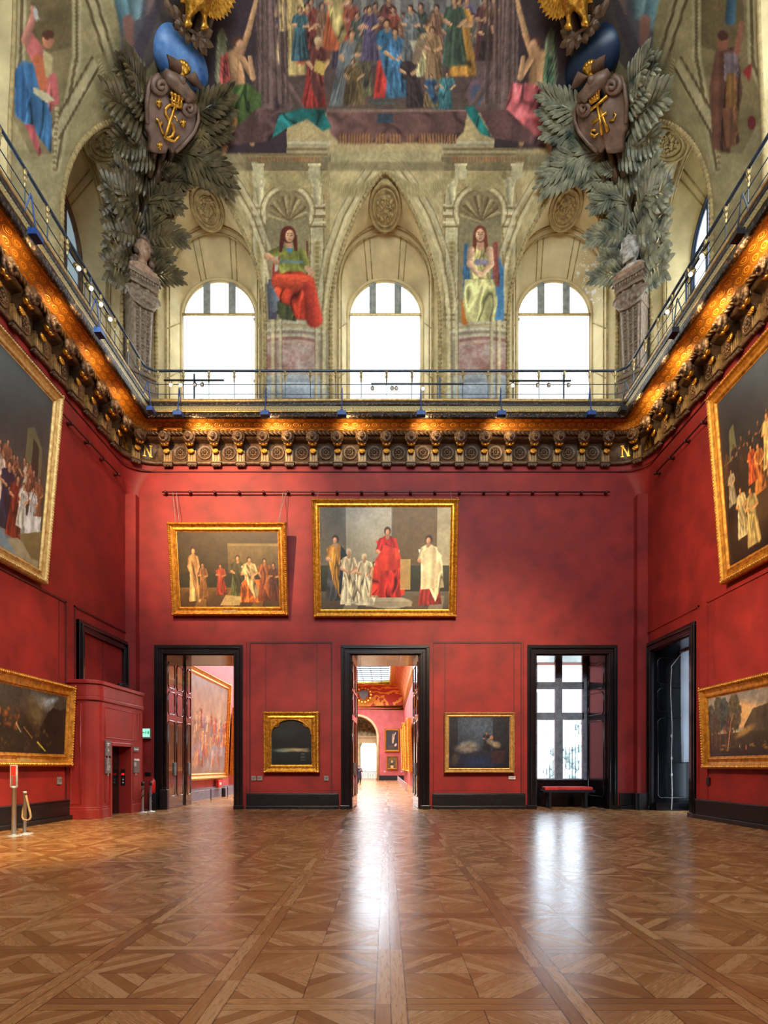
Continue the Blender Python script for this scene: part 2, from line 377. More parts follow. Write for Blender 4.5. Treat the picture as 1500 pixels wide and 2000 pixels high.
# ---- red walls with their openings
TB = 25.5                              # far face of the thick end wall
m = MB()
m.box(-HW-.4, D1[0], YB, TB, 0, ZB); m.box(D1[1], D2[0], YB, TB, 0, ZB); m.box(D2[1], D3[0], YB, TB, 0, ZB); m.box(D3[1], HW+.4, YB, TB, 0, ZB)
for d in (D1, D2, D3): m.box(d[0], d[1], YB, TB, DH, ZB)
WALLB = struct('wall_back', m, RED)
m = MB(); m.box(-HW-.3, -HW, YF, YB, 0, ZB); WALLL = struct('wall_left', m, RED)
m = MB(); m.box(HW, HW+1.5, YF, RW[0], 0, ZB); m.box(HW, HW+1.5, RW[1], YB, 0, ZB); m.box(HW, HW+1.5, RW[0], RW[1], DH, ZB); WALLR = struct('wall_right', m, RED)
m = MB(); m.box(-HW-.3, HW+.3, YF-.3, YF, 0, ZB); struct('wall_front', m, RED)

# flat raised borders round the doors and thin panel beads on the red walls
def wall_strip(mb, side, t0, t1, z0, z1, th=.03):
    if side == 'b': mb.box(t0, t1, YB-th, YB, z0, z1)
    elif side == 'l': mb.box(-HW, -HW+th, t0, t1, z0, z1)
    else: mb.box(HW-th, HW, t0, t1, z0, z1)
m = MB()
for d in (D1, D2, D3):
    a, b = d[0]-.29, d[1]+.29
    wall_strip(m, 'b', a-.17, a+.02, 0, 6.14, .045); wall_strip(m, 'b', b-.02, b+.17, 0, 6.14, .045); wall_strip(m, 'b', a-.17, b+.17, 6.14, 6.32, .045)
struct('door_border', m, RED, WALLB)
m = MB()
for x0, x1 in ((-5.18,-2.05), (1.72,5.1)):
    for t0, t1, z0, z1 in ((x0,x1,6.24,6.3),(x0,x0+.05,.62,6.24),(x1-.05,x1,.62,6.24)): wall_strip(m, 'b', t0, t1, z0, z1, .025)
for t in (-4.55,-2.62,2.2,4.8): wall_strip(m, 'b', t-.012, t+.012, 3.6, 6.25, .012)
struct('panel_bead', m, REDDARK, WALLB)
for side, W in (('l', WALLL), ('r', WALLR)):
    m = MB()
    for y in (18.4, 18.93, 22.75): wall_strip(m, side, y, y+.05, .6, 6.6, .03)
    wall_strip(m, side, 2, 18.45, 6.54, 6.6, .03); wall_strip(m, side, 18.93, 22.8, 6.54, 6.6, .03); wall_strip(m, side, 18.05, 18.07, 4.2, 6.54, .012)
    struct('panel_bead', m, REDDARK if side == 'l' else RED, W)

# ---- path that follows the walls at an inset p, with round corners
def wallpath(p, R=1.1, n=12):
    r = max(R-p, .0); pts = [(-HW+p, YF), (-HW+p, 10.0)]
    for k in range(n+1):
        a = PI - (PI/2)*k/n; pts.append((-HW+p+r+r*math.cos(a), YB-p-r+r*math.sin(a)))
    pts.append((0.0, YB-p))
    for k in range(n+1):
        a = PI/2 - (PI/2)*k/n; pts.append((HW-p-r+r*math.cos(a), YB-p-r+r*math.sin(a)))
    return pts + [(HW-p, 10.0), (HW-p, YF)]
_ref = wallpath(0); _s = [0.0]
for q0, q1 in zip(_ref, _ref[1:]): _s.append(_s[-1]+math.dist(q0, q1))
def sweep(name, prof, mat, parent=None, smooth=False, closed=False):
    cols = [wallpath(p) for p, z in prof]; np_ = len(_ref)
    P = np.zeros((len(prof)+(1 if closed else 0), np_, 3)); uv = np.zeros_like(P); tl = 0
    pr = prof + ([prof[0]] if closed else [])
    for i, (p, z) in enumerate(pr):
        if i: tl += math.dist(pr[i-1], (p, z))
        c = cols[i % len(prof)]
        for j in range(np_): P[i, j] = (c[j][0], c[j][1], z); uv[i, j] = (_s[j], tl, 0)
    me = grid_mesh(P, name); a = me.attributes.new('suv', 'FLOAT_VECTOR', 'POINT'); a.data.foreach_set('vector', uv.reshape(-1).astype(np.float32))
    me.materials.append(mat)
    if smooth: me.polygons.foreach_set('use_smooth', [True]*len(me.polygons))
    o = bpy.data.objects.new(name, me); COL.objects.link(o)
    if parent: o.parent = parent
    else: o['kind'] = 'structure'
    return o
def ornament(name, c_lo, c_hi, cell=(.17,.17), kind='rings', rough=.4, metal=.3, strength=.5, dist=.02):
    t = NT(name); uv = t.n('SeparateXYZ', i_0=t.n('Attribute', attribute_name='suv').outputs['Vector']); M = t.math
    s, v = uv.outputs[0], uv.outputs[1]
    if kind == 'rings':
        rowi = M('FLOOR', M('DIVIDE', v, cell[1])); sh = M('MULTIPLY', M('FLOORED_MODULO', rowi, 2.0), .5)
        a = M('SUBTRACT', M('FRACT', M('ADD', M('DIVIDE', s, cell[0]), sh)), .5); b = M('SUBTRACT', M('FRACT', M('DIVIDE', v, cell[1])), .5)
        d = M('SQRT', M('ADD', M('MULTIPLY', a, a), M('MULTIPLY', b, b)))
        h = M('MULTIPLY_ADD', M('COSINE', M('MULTIPLY', d, 25.0)), .5, .5)
        h = M('MULTIPLY', h, M('LESS_THAN', d, .46)); fine = t.n('TexVoronoi', i_Vector=t.n('CombineXYZ', i_0=s, i_1=v).outputs[0], i_Scale=45.0)
        h = M('ADD', h, M('MULTIPLY', fine.outputs[0], .35))
    elif kind == 'rope':
        h = M('MULTIPLY_ADD', M('SINE', M('MULTIPLY', M('ADD', s, v), 42.0)), .5, .5)
    elif kind == 'wave':
        a = M('SUBTRACT', M('FRACT', M('DIVIDE', s, cell[0])), .5); b = M('DIVIDE', M('SUBTRACT', v, .12), cell[0])
        d = M('SQRT', M('ADD', M('MULTIPLY', a, a), M('MULTIPLY', b, b))); an = M('ARCTAN2', b, a)
        h = M('MULTIPLY_ADD', M('SINE', M('ADD', M('MULTIPLY', d, 22.0), an)), .5, .5)
    else:
        vo = t.n('TexVoronoi', i_Vector=t.n('CombineXYZ', i_0=s, i_1=v).outputs[0], i_Scale=1/cell[0]); n2 = t.noise(30, 3, t.n('CombineXYZ', i_0=s, i_1=v).outputs[0])
        h = M('ADD', M('SUBTRACT', 1.0, vo.outputs[0]), M('MULTIPLY', n2.outputs[0], .6)); h = M('MULTIPLY', h, .7)
    col = t.ramp(h, [(.25, rgba(c_lo)), (.8, rgba(c_hi))] if kind != 'vor' else [(.62, rgba(c_lo)), (.9, rgba(c_hi))])
    b = t.bsdf(i_Base_Color=col, i_Roughness=rough, i_Metallic=metal)
    bp = t.n('Bump', i_Strength=strength, i_Distance=dist, i_Height=h); t.put(b.inputs['Normal'], bp.outputs[0]); return t.m
O_COVE = ornament('gilt_cove_pattern', (150,90,24), (222,146,44), (.36,.2), 'rings', .42, .35, .6, .02)
O_ROPE = ornament('rope_moulding', (62,46,34), (128,98,64), kind='rope', strength=.9, dist=.03)
O_CARVE = ornament('carved_dark_border', (34,24,18), (132,92,52), (.09,.09), 'vor', .38, .3, 1.0, .04)
O_BEAD = ornament('carved_bead_row', (50,40,36), (120,100,82), (.11,.11), 'vor', .4, .2, 1.0, .03)
O_WAVE = ornament('running_wave_band', (150,132,84), (214,198,146), (.2,.2), 'wave', .45, .25, .5, .015)

FRZ = sweep('trim_1', [(0,12.93),(.1,12.93),(.13,12.97),(.13,13.04),(.07,13.07),(.07,13.7),(.12,13.73),(.3,13.74),(.42,13.79),(.44,13.86),(.44,13.98)], BRONZE)
sweep('wall_groove', [(.0,12.69),(.025,12.68),(.025,12.72),(.0,12.73)], REDDARK, FRZ)
sweep('rope_moulding', [(.5+.085*math.cos(2*PI*k/10), 13.89+.085*math.sin(2*PI*k/10)) for k in range(10)], O_ROPE, FRZ, True, True)
COV = sweep('trim_2', [(.44,13.95),(.56,13.955),(.575,14.02),(.62,14.11),(.7,14.17),(.82,14.2),(.95,14.2),(1.08,14.17)], O_COVE, smooth=True)
BAL = sweep('trim_3', [(1.04,14.17),(1.06,14.09),(1.14,14.07),(1.2,14.11),(1.23,14.18),(1.23,14.25),(1.19,14.275)], O_CARVE, smooth=True)
sweep('wave_band', [(1.17,14.27),(1.205,14.28),(1.205,14.47),(1.17,14.48)], O_WAVE, BAL)
sweep('gilt_fillet', [(1.2,14.26),(1.235,14.265),(1.235,14.3),(1.2,14.305)], GOLDPALE, BAL)
sweep('bead_row', [(1.17,14.48),(1.22,14.5),(1.245,14.56),(1.22,14.63),(1.18,14.645)], O_BEAD, BAL, True)
sweep('edge_moulding', [(1.17,14.64),(1.23,14.65),(1.25,14.69),(1.23,14.72),(1.15,14.72)], GOLDPALE, BAL)
sweep('balcony_floor', [(1.2,14.72),(-.3,14.72)], STONED, BAL)

# ---- flared corners under the frieze and the slim corner piers
for sx in (-1, 1):
    rows = []
    for k in range(13):
        t = k/12; z = 11.7+(12.95-11.7)*t; r = .34+.76*t**1.9
        rows.append([(sx*(-HW+r+r*math.cos(PI-(PI/2)*j/10)), YB-r+r*math.sin(PI-(PI/2)*j/10)-.001, z) for j in range(11)])
    m = MB(); m.grid(rows); o = struct('trim_%d' % (5 if sx < 0 else 6), m, RED, smooth=True)
    m = MB(); m.box(min(sx*HW, sx*9.3), max(sx*HW, sx*9.3), 22.62, YB, .0, 6.5); m.box(min(sx*HW, sx*9.32), max(sx*HW, sx*9.32), 22.66, YB, 6.5, 11.72)
    struct('corner_pier', m, RED, o)

# ---- painted coved vault
def LUN(x): return 18.3 + 4.5*np.clip(1-(np.abs(x)/2.05)**1.3, 0, 1)**.5
BAYS = {'b': [-6.62, -.05, 6.62], 'l': [20.2, 13.6, 7.0, .4], 'r': [20.2, 13.6, 7.0, .4]}
def vault_mesh(side):
    lo, hi = (-HW, HW) if side == 'b' else (YF, YB)
    edges = []; cur = lo
    for c in sorted(BAYS[side]):
        if c-2.05 > cur: edges.append((cur, c-2.05, None)); 
        edges.append((c-2.05, c+2.05, c)); cur = c+2.05
    if cur < hi: edges.append((cur, hi, None))
    zr = np.concatenate([np.linspace(0, .86, 400 if side == 'b' else 230), np.linspace(.86, 1, 14)[1:]])
    out = []
    for a, b, c in edges:
        vis = side == 'b' or b > 12.5
        n = max(4, int((b-a)/(.035 if side == 'b' else .05 if vis else .35)))
        if c is None: ts = np.linspace(a, b, n+1); z0 = np.full(n+1, ZB)
        else: ts = c - 2.05*np.cos(np.linspace(0, PI, n+1)); z0 = LUN(ts-c)
        r = zr if vis else zr[::12]
        if r[-1] != 1: r = np.append(r, 1.0)
        Z = z0[None, :] + (28.42-z0[None, :])*r[:, None]; T = np.broadcast_to(ts[None, :], Z.shape); Pp = pv(Z)
        if side == 'b': P = np.stack([T, YB-Pp, Z], -1)
        elif side == 'l': P = np.stack([-HW+Pp, T, Z], -1)
        else: P = np.stack([HW-Pp, T, Z], -1)
        out.append(P)
    return out
def merge(parts, name):
    vs = np.concatenate([p.reshape(-1, 3) for p in parts]); qs = []; o = 0
    for p in parts:
        nr, nc = p.shape[:2]; idx = np.arange(nr*nc).reshape(nr, nc)+o; o += nr*nc
        qs.append(np.stack([idx[:-1,:-1], idx[:-1,1:], idx[1:,1:], idx[1:,:-1]], -1).reshape(-1, 4))
    q = np.concatenate(qs); me = bpy.data.meshes.new(name); me.vertices.add(len(vs)); me.vertices.foreach_set('co', vs.reshape(-1).astype(np.float32))
    me.loops.add(q.size); me.loops.foreach_set('vertex_index', q.reshape(-1).astype(np.int32)); me.polygons.add(len(q))
    me.polygons.foreach_set('loop_start', np.arange(0, q.size, 4, dtype=np.int32)); me.update(calc_edges=True); me.validate()
    me.polygons.foreach_set('use_smooth', [True]*len(me.polygons)); return me, vs
def proj(v): return CX+F*v[:, 0]/np.maximum(v[:, 1], 1.0), CY-F*(v[:, 2]-EYE)/np.maximum(v[:, 1], 1.0)
# ---- the mural on the vault: pigment laid on the plaster, planned on an elevation of the hall
FRESCO = paint_mat('mural_pigment', .8, .2, bump=.03)
CREAM, CREAMD, CREAML = (194,171,120), (136,114,76), (220,202,154)
def mural_back(u, v):
    P = Paint(u, v); P.aa = 2.0; P.fill(CREAM); i = P.box(-9e3, 9e3, -9e3, 300)
    r = P.rect; q = P.poly
    # painted architecture round the windows
    for x0, x1 in ((425,492), (640,866), (1012,1085)): r(x0, x1, 330, 800, (196,174,124))
    for cx in (562, 938):
        r(cx-75, cx+82, 330, 800, (178,155,106))
        for px in (cx-56, cx+57):                    # pilasters
            r(px-14, px+14, 380, 640, (196,182,138)); r(px-14, px-12, 380, 640, CREAMD); r(px+12, px+14, 380, 640, CREAMD); r(px-7, px+7, 470, 600, (182,164,116))
            for k in range(15): P.ell(px, 475+k*9, 4, 3.4, (148,128,84), soft=.5)
            for yy, c in ((398,CREAML),(404,CREAMD),(414,CREAML),(420,CREAMD),(432,CREAML),(440,CREAMD),(612,CREAMD),(622,CREAMD)): r(px-17, px+17, yy, yy+5, c)
            r(px-10, px+10, 352, 400, (186,170,124))      # a little supporting figure
            P.ell(px, 352, 6, 7, (206,192,150)); P.cap(px, 360, px+2, 396, 9, 5, (200,186,142), sh=.3); P.cap(px-7, 362, px-12, 350, 3.5, 2.5, (200,186,142)); P.cap(px+7, 362, px+12, 350, 3.5, 2.5, (200,186,142))
        P.ell(cx, 412, 47, 47, (150,132,92)); P.ring(cx, 412, 47, 47, 8, CREAML); P.ring(cx, 412, 41, 41, 3, CREAMD); P.ring(cx, 412, 53, 53, 3, CREAMD)
        r(cx-42, cx+42, 412, 632, (142,128,92), c2=(158,142,106))
        for k in range(9): a = PI*(k+.5)/9; P.cap(cx, 432, cx+math.cos(a)*36, 425-math.sin(a)*40, 2, 5, (128,108,72) if k % 2 else (160,140,98), sh=.3)
        # drum pedestal
        r(cx-58, cx+80, 648, 780, (160,146,118))
        q([(cx-50,655),(cx+62,655),(cx+62,735),(cx-50,735)], (176,136,120)); 
        j = P.box(cx-50, cx+62, 655, 735); n = fbm(P.u[j]*.06, P.v[j]*.06, 3); P.put(j, np.clip(n*2.2-.6, 0, 1)*.8, (196,178,166)); P.put(j, np.clip((.45-n)*3, 0, 1), (156,104,92))
        for yy, w, c in ((626,58,(196,184,150)),(636,60,(186,172,140)),(640,66,(204,192,158)),(646,64,(150,132,110)),(652,60,(196,180,150)),(658,54,(156,112,100)),(664,52,(190,160,138))):
            q([(cx+6-w,yy+6)]+[(cx+6-w+2*w*k/12, yy+6-7*math.sin(PI*k/12)) for k in range(13)]+[(cx+6+w,yy+6),(cx+6+w,yy+13)]+[(cx+6+w-2*w*k/12, yy+13-7*math.sin(PI*k/12)) for k in range(13)]+[(cx+6-w,yy+13)], c)
        for yy, w, c in ((728,58,(176,176,172)),(738,64,(152,156,158)),(746,70,(182,188,192)),(756,72,(168,178,186)),(776,74,(128,104,112))):
            q([(cx+6-w,yy+12)]+[(cx+6-w+2*w*k/12, yy+8-8*math.sin(PI*k/12)) for k in range(13)]+[(cx+6+w,yy+12),(cx+6+w,yy+22),(cx+6-w,yy+22)], c)
    # painted mouldings that follow the window arches
    for wc in (411, 755, 1097):
        for off, wd, cl in ((15,3,CREAML),(21,1.6,CREAMD),(33,1.6,CREAMD),(30,3,(204,190,148))):
            pts = [(-107,785),(-106,610),(-100,560),(-89,500),(-64,430),(-34,377),(-4,336)]
            for (xa, ya), (xb, yb) in zip(pts, pts[1:]):
                na = (xb-xa, yb-ya); L = math.hypot(*na); ox, oy = na[1]/L*off, -na[0]/L*off
                for sg in (-1, 1): P.cap(wc+sg*(xa+ox), ya+oy, wc+sg*(xb+ox), yb+oy, wd, wd, cl, .6, .8)
    # seated allegories in the niches, in plain colours
    P.ell(556, 600, 26, 16, (62,50,48)); r(524, 540, 545, 624, (82,76,88)); P.cap(534, 560, 534, 600, 13, 10, (108,112,118), sh=.3)
    q([(534,486),(550,482),(548,560),(530,560)], (150,62,50), folds=.2); r(598, 602, 470, 556, (120,70,50)); q([(536,484),(544,482),(544,528),(536,532)], (206,196,164))
    q([(548,484),(562,478),(578,482),(592,492),(596,528),(590,552),(548,552),(544,520)], (128,128,62), folds=.26, seed=4)
    P.cap(550,488,522,500,9,7,(124,124,60),sh=.3); P.cap(522,500,540,512,7,5,(206,158,118),sh=.2); P.cap(590,494,600,524,8,7,(128,128,62),sh=.3); P.cap(600,524,608,532,6,5,(206,158,118)); P.ell(608,533,7,5,(206,158,118))
    P.cap(564,474,565,484,6,7,(196,146,106)); P.ell(563,458,15,17,(96,46,34)); P.cap(552,462,548,490,5,3,(90,42,30)); P.cap(575,462,578,488,5,3,(90,42,30)); P.ell(566,461,8.5,12,(214,164,126),sh=.3); q([(556,484),(566,496),(574,484)], (84,130,150))
    P.cap(548,510,590,512,3,3,(110,130,120))
    q([(540,542),(560,530),(590,530),(612,548),(616,586),(612,626),(566,622),(552,596),(534,562)], (186,64,42), folds=.3, seed=9); P.cap(546,548,600,552,14,15,(196,76,48),sh=.25); q([(540,588),(566,596),(580,628),(545,622)], (82,84,52), folds=.3)
    P.cap(604, 560, 614, 624, 12, 16, (190,66,48), sh=.3)
    r(904, 920, 520, 626, (84,120,142)); r(962, 984, 520, 626, (92,140,176)); P.cap(908, 590, 908, 628, 7, 7, (198,120,56)); P.ell(972, 560, 12, 60, (80,124,158))
    q([(906,478),(914,474),(916,560),(904,560)], (74,108,136), folds=.2); q([(962,474),(972,470),(976,560),(962,560)], (150,84,70), folds=.2)
    q([(922,482),(934,478),(946,478),(956,484),(958,512),(956,545),(920,545),(918,512)], (214,196,124), folds=.2, seed=7); P.cap(938,470,938,482,6,7,(206,156,120)); P.ell(938,457,13,17,(126,66,44)); P.cap(928,462,926,490,4,3,(120,60,40)); P.cap(948,462,950,490,4,3,(120,60,40)); P.ell(938,459,8.5,12.5,(222,174,138),sh=.25)
    for sg in (-1,1): P.cap(938+sg*18,488,938+sg*21,516,7,6,(220,176,138),sh=.25); P.cap(938+sg*21,516,938+sg*6,534,6,5,(220,174,136),sh=.25)
    P.ell(938,536,8,5,(222,176,138))
    q([(908,545),(966,545),(972,590),(966,628),(912,628),(904,590)], (196,186,124), folds=.25, seed=12); P.cap(932, 512, 948, 512, 6, 5, (146,136,152))
    for fx, fy in ((566,461),(938,459)):                     # faces
        for sg in (-1, 1): P.ell(fx+sg*3.4, fy-2, 1.7, 1.1, (86,56,44), soft=.5); P.cap(fx+sg*1.8, fy-4.6, fx+sg*5.4, fy-4.8, .7, .6, (120,76,54), .6)
        P.cap(fx, fy-1, fx+.6, fy+3, .7, 1.0, (184,130,98), .6); P.cap(fx-2, fy+6, fx+2, fy+6, .9, .9, (168,84,72), .6)
    # garlands and attic
    for xa, xb, dp in ((520,606,18), (622,748,30), (760,884,30), (898,984,18)):
        for k in range(60):
            t = k/59; x = xa+(xb-xa)*t; y = 342+dp*(1-(2*t-1)**2)
            P.ell(x, y, 5, 8+4*math.sin(PI*t), (150,132,84) if k % 2 else (196,180,130), soft=.6)
    r(420, 1090, 300, 334, (150,134,96)); r(420, 1090, 318, 322, CREAMD); r(480, 646, 306, 334, (128,112,80)); r(862, 1030, 306, 334, (128,112,80)); r(646, 862, 296, 316, (176,160,116)); r(640, 868, 316, 334, (146,130,92))
    for x0 in (466, 862):
        r(x0, x0+178, 276, 302, (178,164,124)); r(x0-2, x0+180, 276, 282, (206,192,152)); r(x0, x0+178, 290, 293, CREAMD); r(x0+4, x0+174, 299, 303, CREAMD)
        for k in range(24): r(x0+20+k*6, x0+23+k*6, 306, 316, (162,116,74))
        for px in (x0+38, x0+148): r(px-11, px+11, 318, 350, (196,182,138)); r(px-13, px+13, 318, 323, CREAML)
    # the figure scene above
    r(300, 1200, -400, 216, (104,92,90), c2=(78,62,62)); r(560, 965, -400, 70, (128,126,124), c2=(104,98,96)); r(400, 560, -400, 300, (60,48,54)); r(965, 1110, -400, 290, (62,48,52))
    for k in range(12): x = 575+k*33; r(x, x+9, -60, 60, (146,140,128)); 
    r(545, 985, 180, 220, (92,76,66)); r(724, 772, 190, 203, (74,100,92)); r(550, 990, 140, 200, (86,68,62), .7)
    rnd = random.Random(5); cols = [(96,58,56),(70,78,72),(128,94,72),(62,54,66),(116,108,96),(84,100,96),(140,74,60),(76,64,58),(104,92,116)]
    for k in range(24):
        x = 560+k*17.5+rnd.uniform(-4, 4); P.person(x, 125+rnd.uniform(-6, 10), 110+rnd.uniform(-16, 22), rnd.choice(cols), None, (178,132,104), (50,36,32), .15, rnd.uniform(-.04,.04), seed=k)
    big = [(566,150,190,(200,172,112),None,0,None),(600,125,120,(166,70,52),(120,60,56),0,None),(654,100,150,(178,92,58),(176,158,100),.02,None),(612,212,142,(152,52,46),(98,52,48),.06,(206,188,140)),
           (668,208,152,(112,116,116),None,.12,None),(706,190,128,(126,122,84),(96,88,70),.05,None),(690,206,92,(104,86,58),None,0,None),(756,192,158,(190,60,52),(62,112,142),0,None),
           (776,192,140,(70,116,146),(66,108,140),-.03,None),(812,212,116,(58,48,48),None,-.12,None),(802,120,112,(110,112,112),None,0,None),(836,150,100,(190,180,128),(176,150,110),0,(206,160,96)),
           (848,170,120,(148,116,82),None,-.03,None),(866,214,74,(62,112,118),(70,120,124),.1,None),(842,210,66,(132,112,76),(58,84,110),0,None),(904,150,160,(192,136,62),(196,142,68),-.04,None),
           (888,130,140,(66,82,66),None,0,None),(955,125,95,(66,52,50),None,0,None),(976,130,120,(96,66,62),None,0,None),(722,120,110,(84,74,96),None,0,None),(586,120,110,(66,96,104),None,0,None)]
    for k, (x, y, h, a, b, ln, hd) in enumerate(big): P.person(x, y, h, a, b, (200,152,112), (66,40,30), .17 if h > 100 else .24, ln, None, hd, seed=20+k)
    q([(616,116),(638,124),(632,148),(612,138)], (196,164,86)); q([(800,80),(820,78),(832,90),(806,100)], (206,196,160)); P.cap(822, 84, 812, 118, 9, 8, (140,116,92))
    r(545, 562, 60, 200, (70,56,52)); r(930, 985, 120, 205, (98,78,76)); P.ell(932, 185, 20, 30, (112,88,96)); P.ell(932, 185, 12, 20, (84,94,116))
    # tree trunks, winged attendants at both sides, hung carpet
    for sx in (1, -1):
        X = (lambda x: x) if sx > 0 else (lambda x: 1510-x)
        for a in ((512,-80,520,130,16,20),(520,120,560,205,20,12),(516,120,512,220,18,24),(524,110,590,210,9,5)): P.cap(X(a[0]), a[1], X(a[2]), a[3], a[4], a[5], (106,84,78), sh=.25*sx)
        for k in range(14): x = 498+k*4.5; P.cap(X(x), -60, X(x+4+rnd.uniform(-5,9)), 200, 1.5, 2.5, (68,52,48) if k % 2 else (134,110,104), a=.6)
        q([(X(420),150),(X(424),70),(X(434),52),(X(446),80),(X(450),150),(X(436),200)], (122,122,92) if sx > 0 else (108,116,88), folds=.3, seed=41)
        P.cap(X(468), 112, X(484), 66, 7, 6, (190,140,96), sh=.3); P.cap(X(484), 66, X(497), 14, 6, 4.5, (206,158,112), sh=.2); P.cap(X(497), 14, X(502), -10, 4.5, 3, (206,158,112))
        P.cap(X(456), 112, X(464), 150, 15, 13, (200,152,104), sh=.35); P.cap(X(464), 150, X(464), 180, 13, 17, (196,146,100), sh=.35); P.cap(X(466), 112, X(462), 176, 1.5, 1.5, (150,106,72), a=.7)
        P.cap(X(474), 116, X(494), 152, 6.5, 5.5, (198,148,104), sh=.3); P.cap(X(494), 152, X(488), 112, 5.5, 4, (206,158,114), sh=.2)
        P.ell(X(464), 84, 12, 13, (82,50,40), soft=.4); P.ell(X(469), 88, 8, 10, (206,156,116), .3, .4, sh=.3); P.cap(X(462), 96, X(462), 106, 6, 8, (190,140,98))
        q([(X(430),112),(X(444),102),(X(450),150),(X(446),170),(X(428),164)], (172,76,70) if sx > 0 else (86,116,84), folds=.28, seed=43)
        P.cap(X(480), 206, X(498), 246, 13, 9, (192,142,98), sh=.3); P.cap(X(498), 246, X(492), 280, 9, 5, (198,150,106), sh=.2)
        q([(X(440),170),(X(484),162),(X(512),186),(X(508),222),(X(480),240),(X(448),252),(X(428),232)], (84,108,56) if sx > 0 else (204,108,108), folds=.34, seed=31)
        P.cap(X(452), 236, X(444), 268, 12, 8, (198,150,104), sh=.3); P.cap(X(444), 268, X(434), 302, 8, 5, (204,156,110), sh=.2)
        if sx < 0: q([(X(430),180),(X(510),160),(X(524),215),(X(500),270),(X(440),262)], (196,98,100), folds=.3, seed=77)
    q([(636,214),(914,214),(906,256),(886,278),(664,280),(646,262)], (116,82,76), folds=.2, seed=14, fr=.22)
    P.cap(640, 216, 912, 216, 2.5, 2.5, (150,122,108)); r(738, 768, 222, 240, (48,74,90), .8)
    for k in range(84): x = 662+k*2.75; P.cap(x, 262, x, 280, .9, 1.2, (164,116,72) if k % 2 else (110,76,62))
    q([(528,272),(545,225),(585,212),(632,214),(648,250),(630,256),(600,232),(560,250)], (36,108,104), folds=.28, seed=3); q([(908,210),(925,206),(962,270),(940,262),(918,232)], (34,112,106), folds=.28, seed=5)
    q([(425,286),(500,212),(545,214),(530,276)], (92,66,64), folds=.25); q([(962,270),(935,216),(990,214),(1070,286)], (98,68,66), folds=.25)
    j = P.box(400, 1110, -500, 300); P.c[j] = P.c[j]*.9 + np.array((112,88,62))*.1
    P.grain(.16, .035, .035, 2); P.grain(.16, .25, .25, 8)
    j = P.box(-1e4, 1e4, 296, 800); P.c[j] *= (1+.05*(fbm(P.u[j]*.18, P.v[j]*.012, 6)-.5))[:, None]
    return P
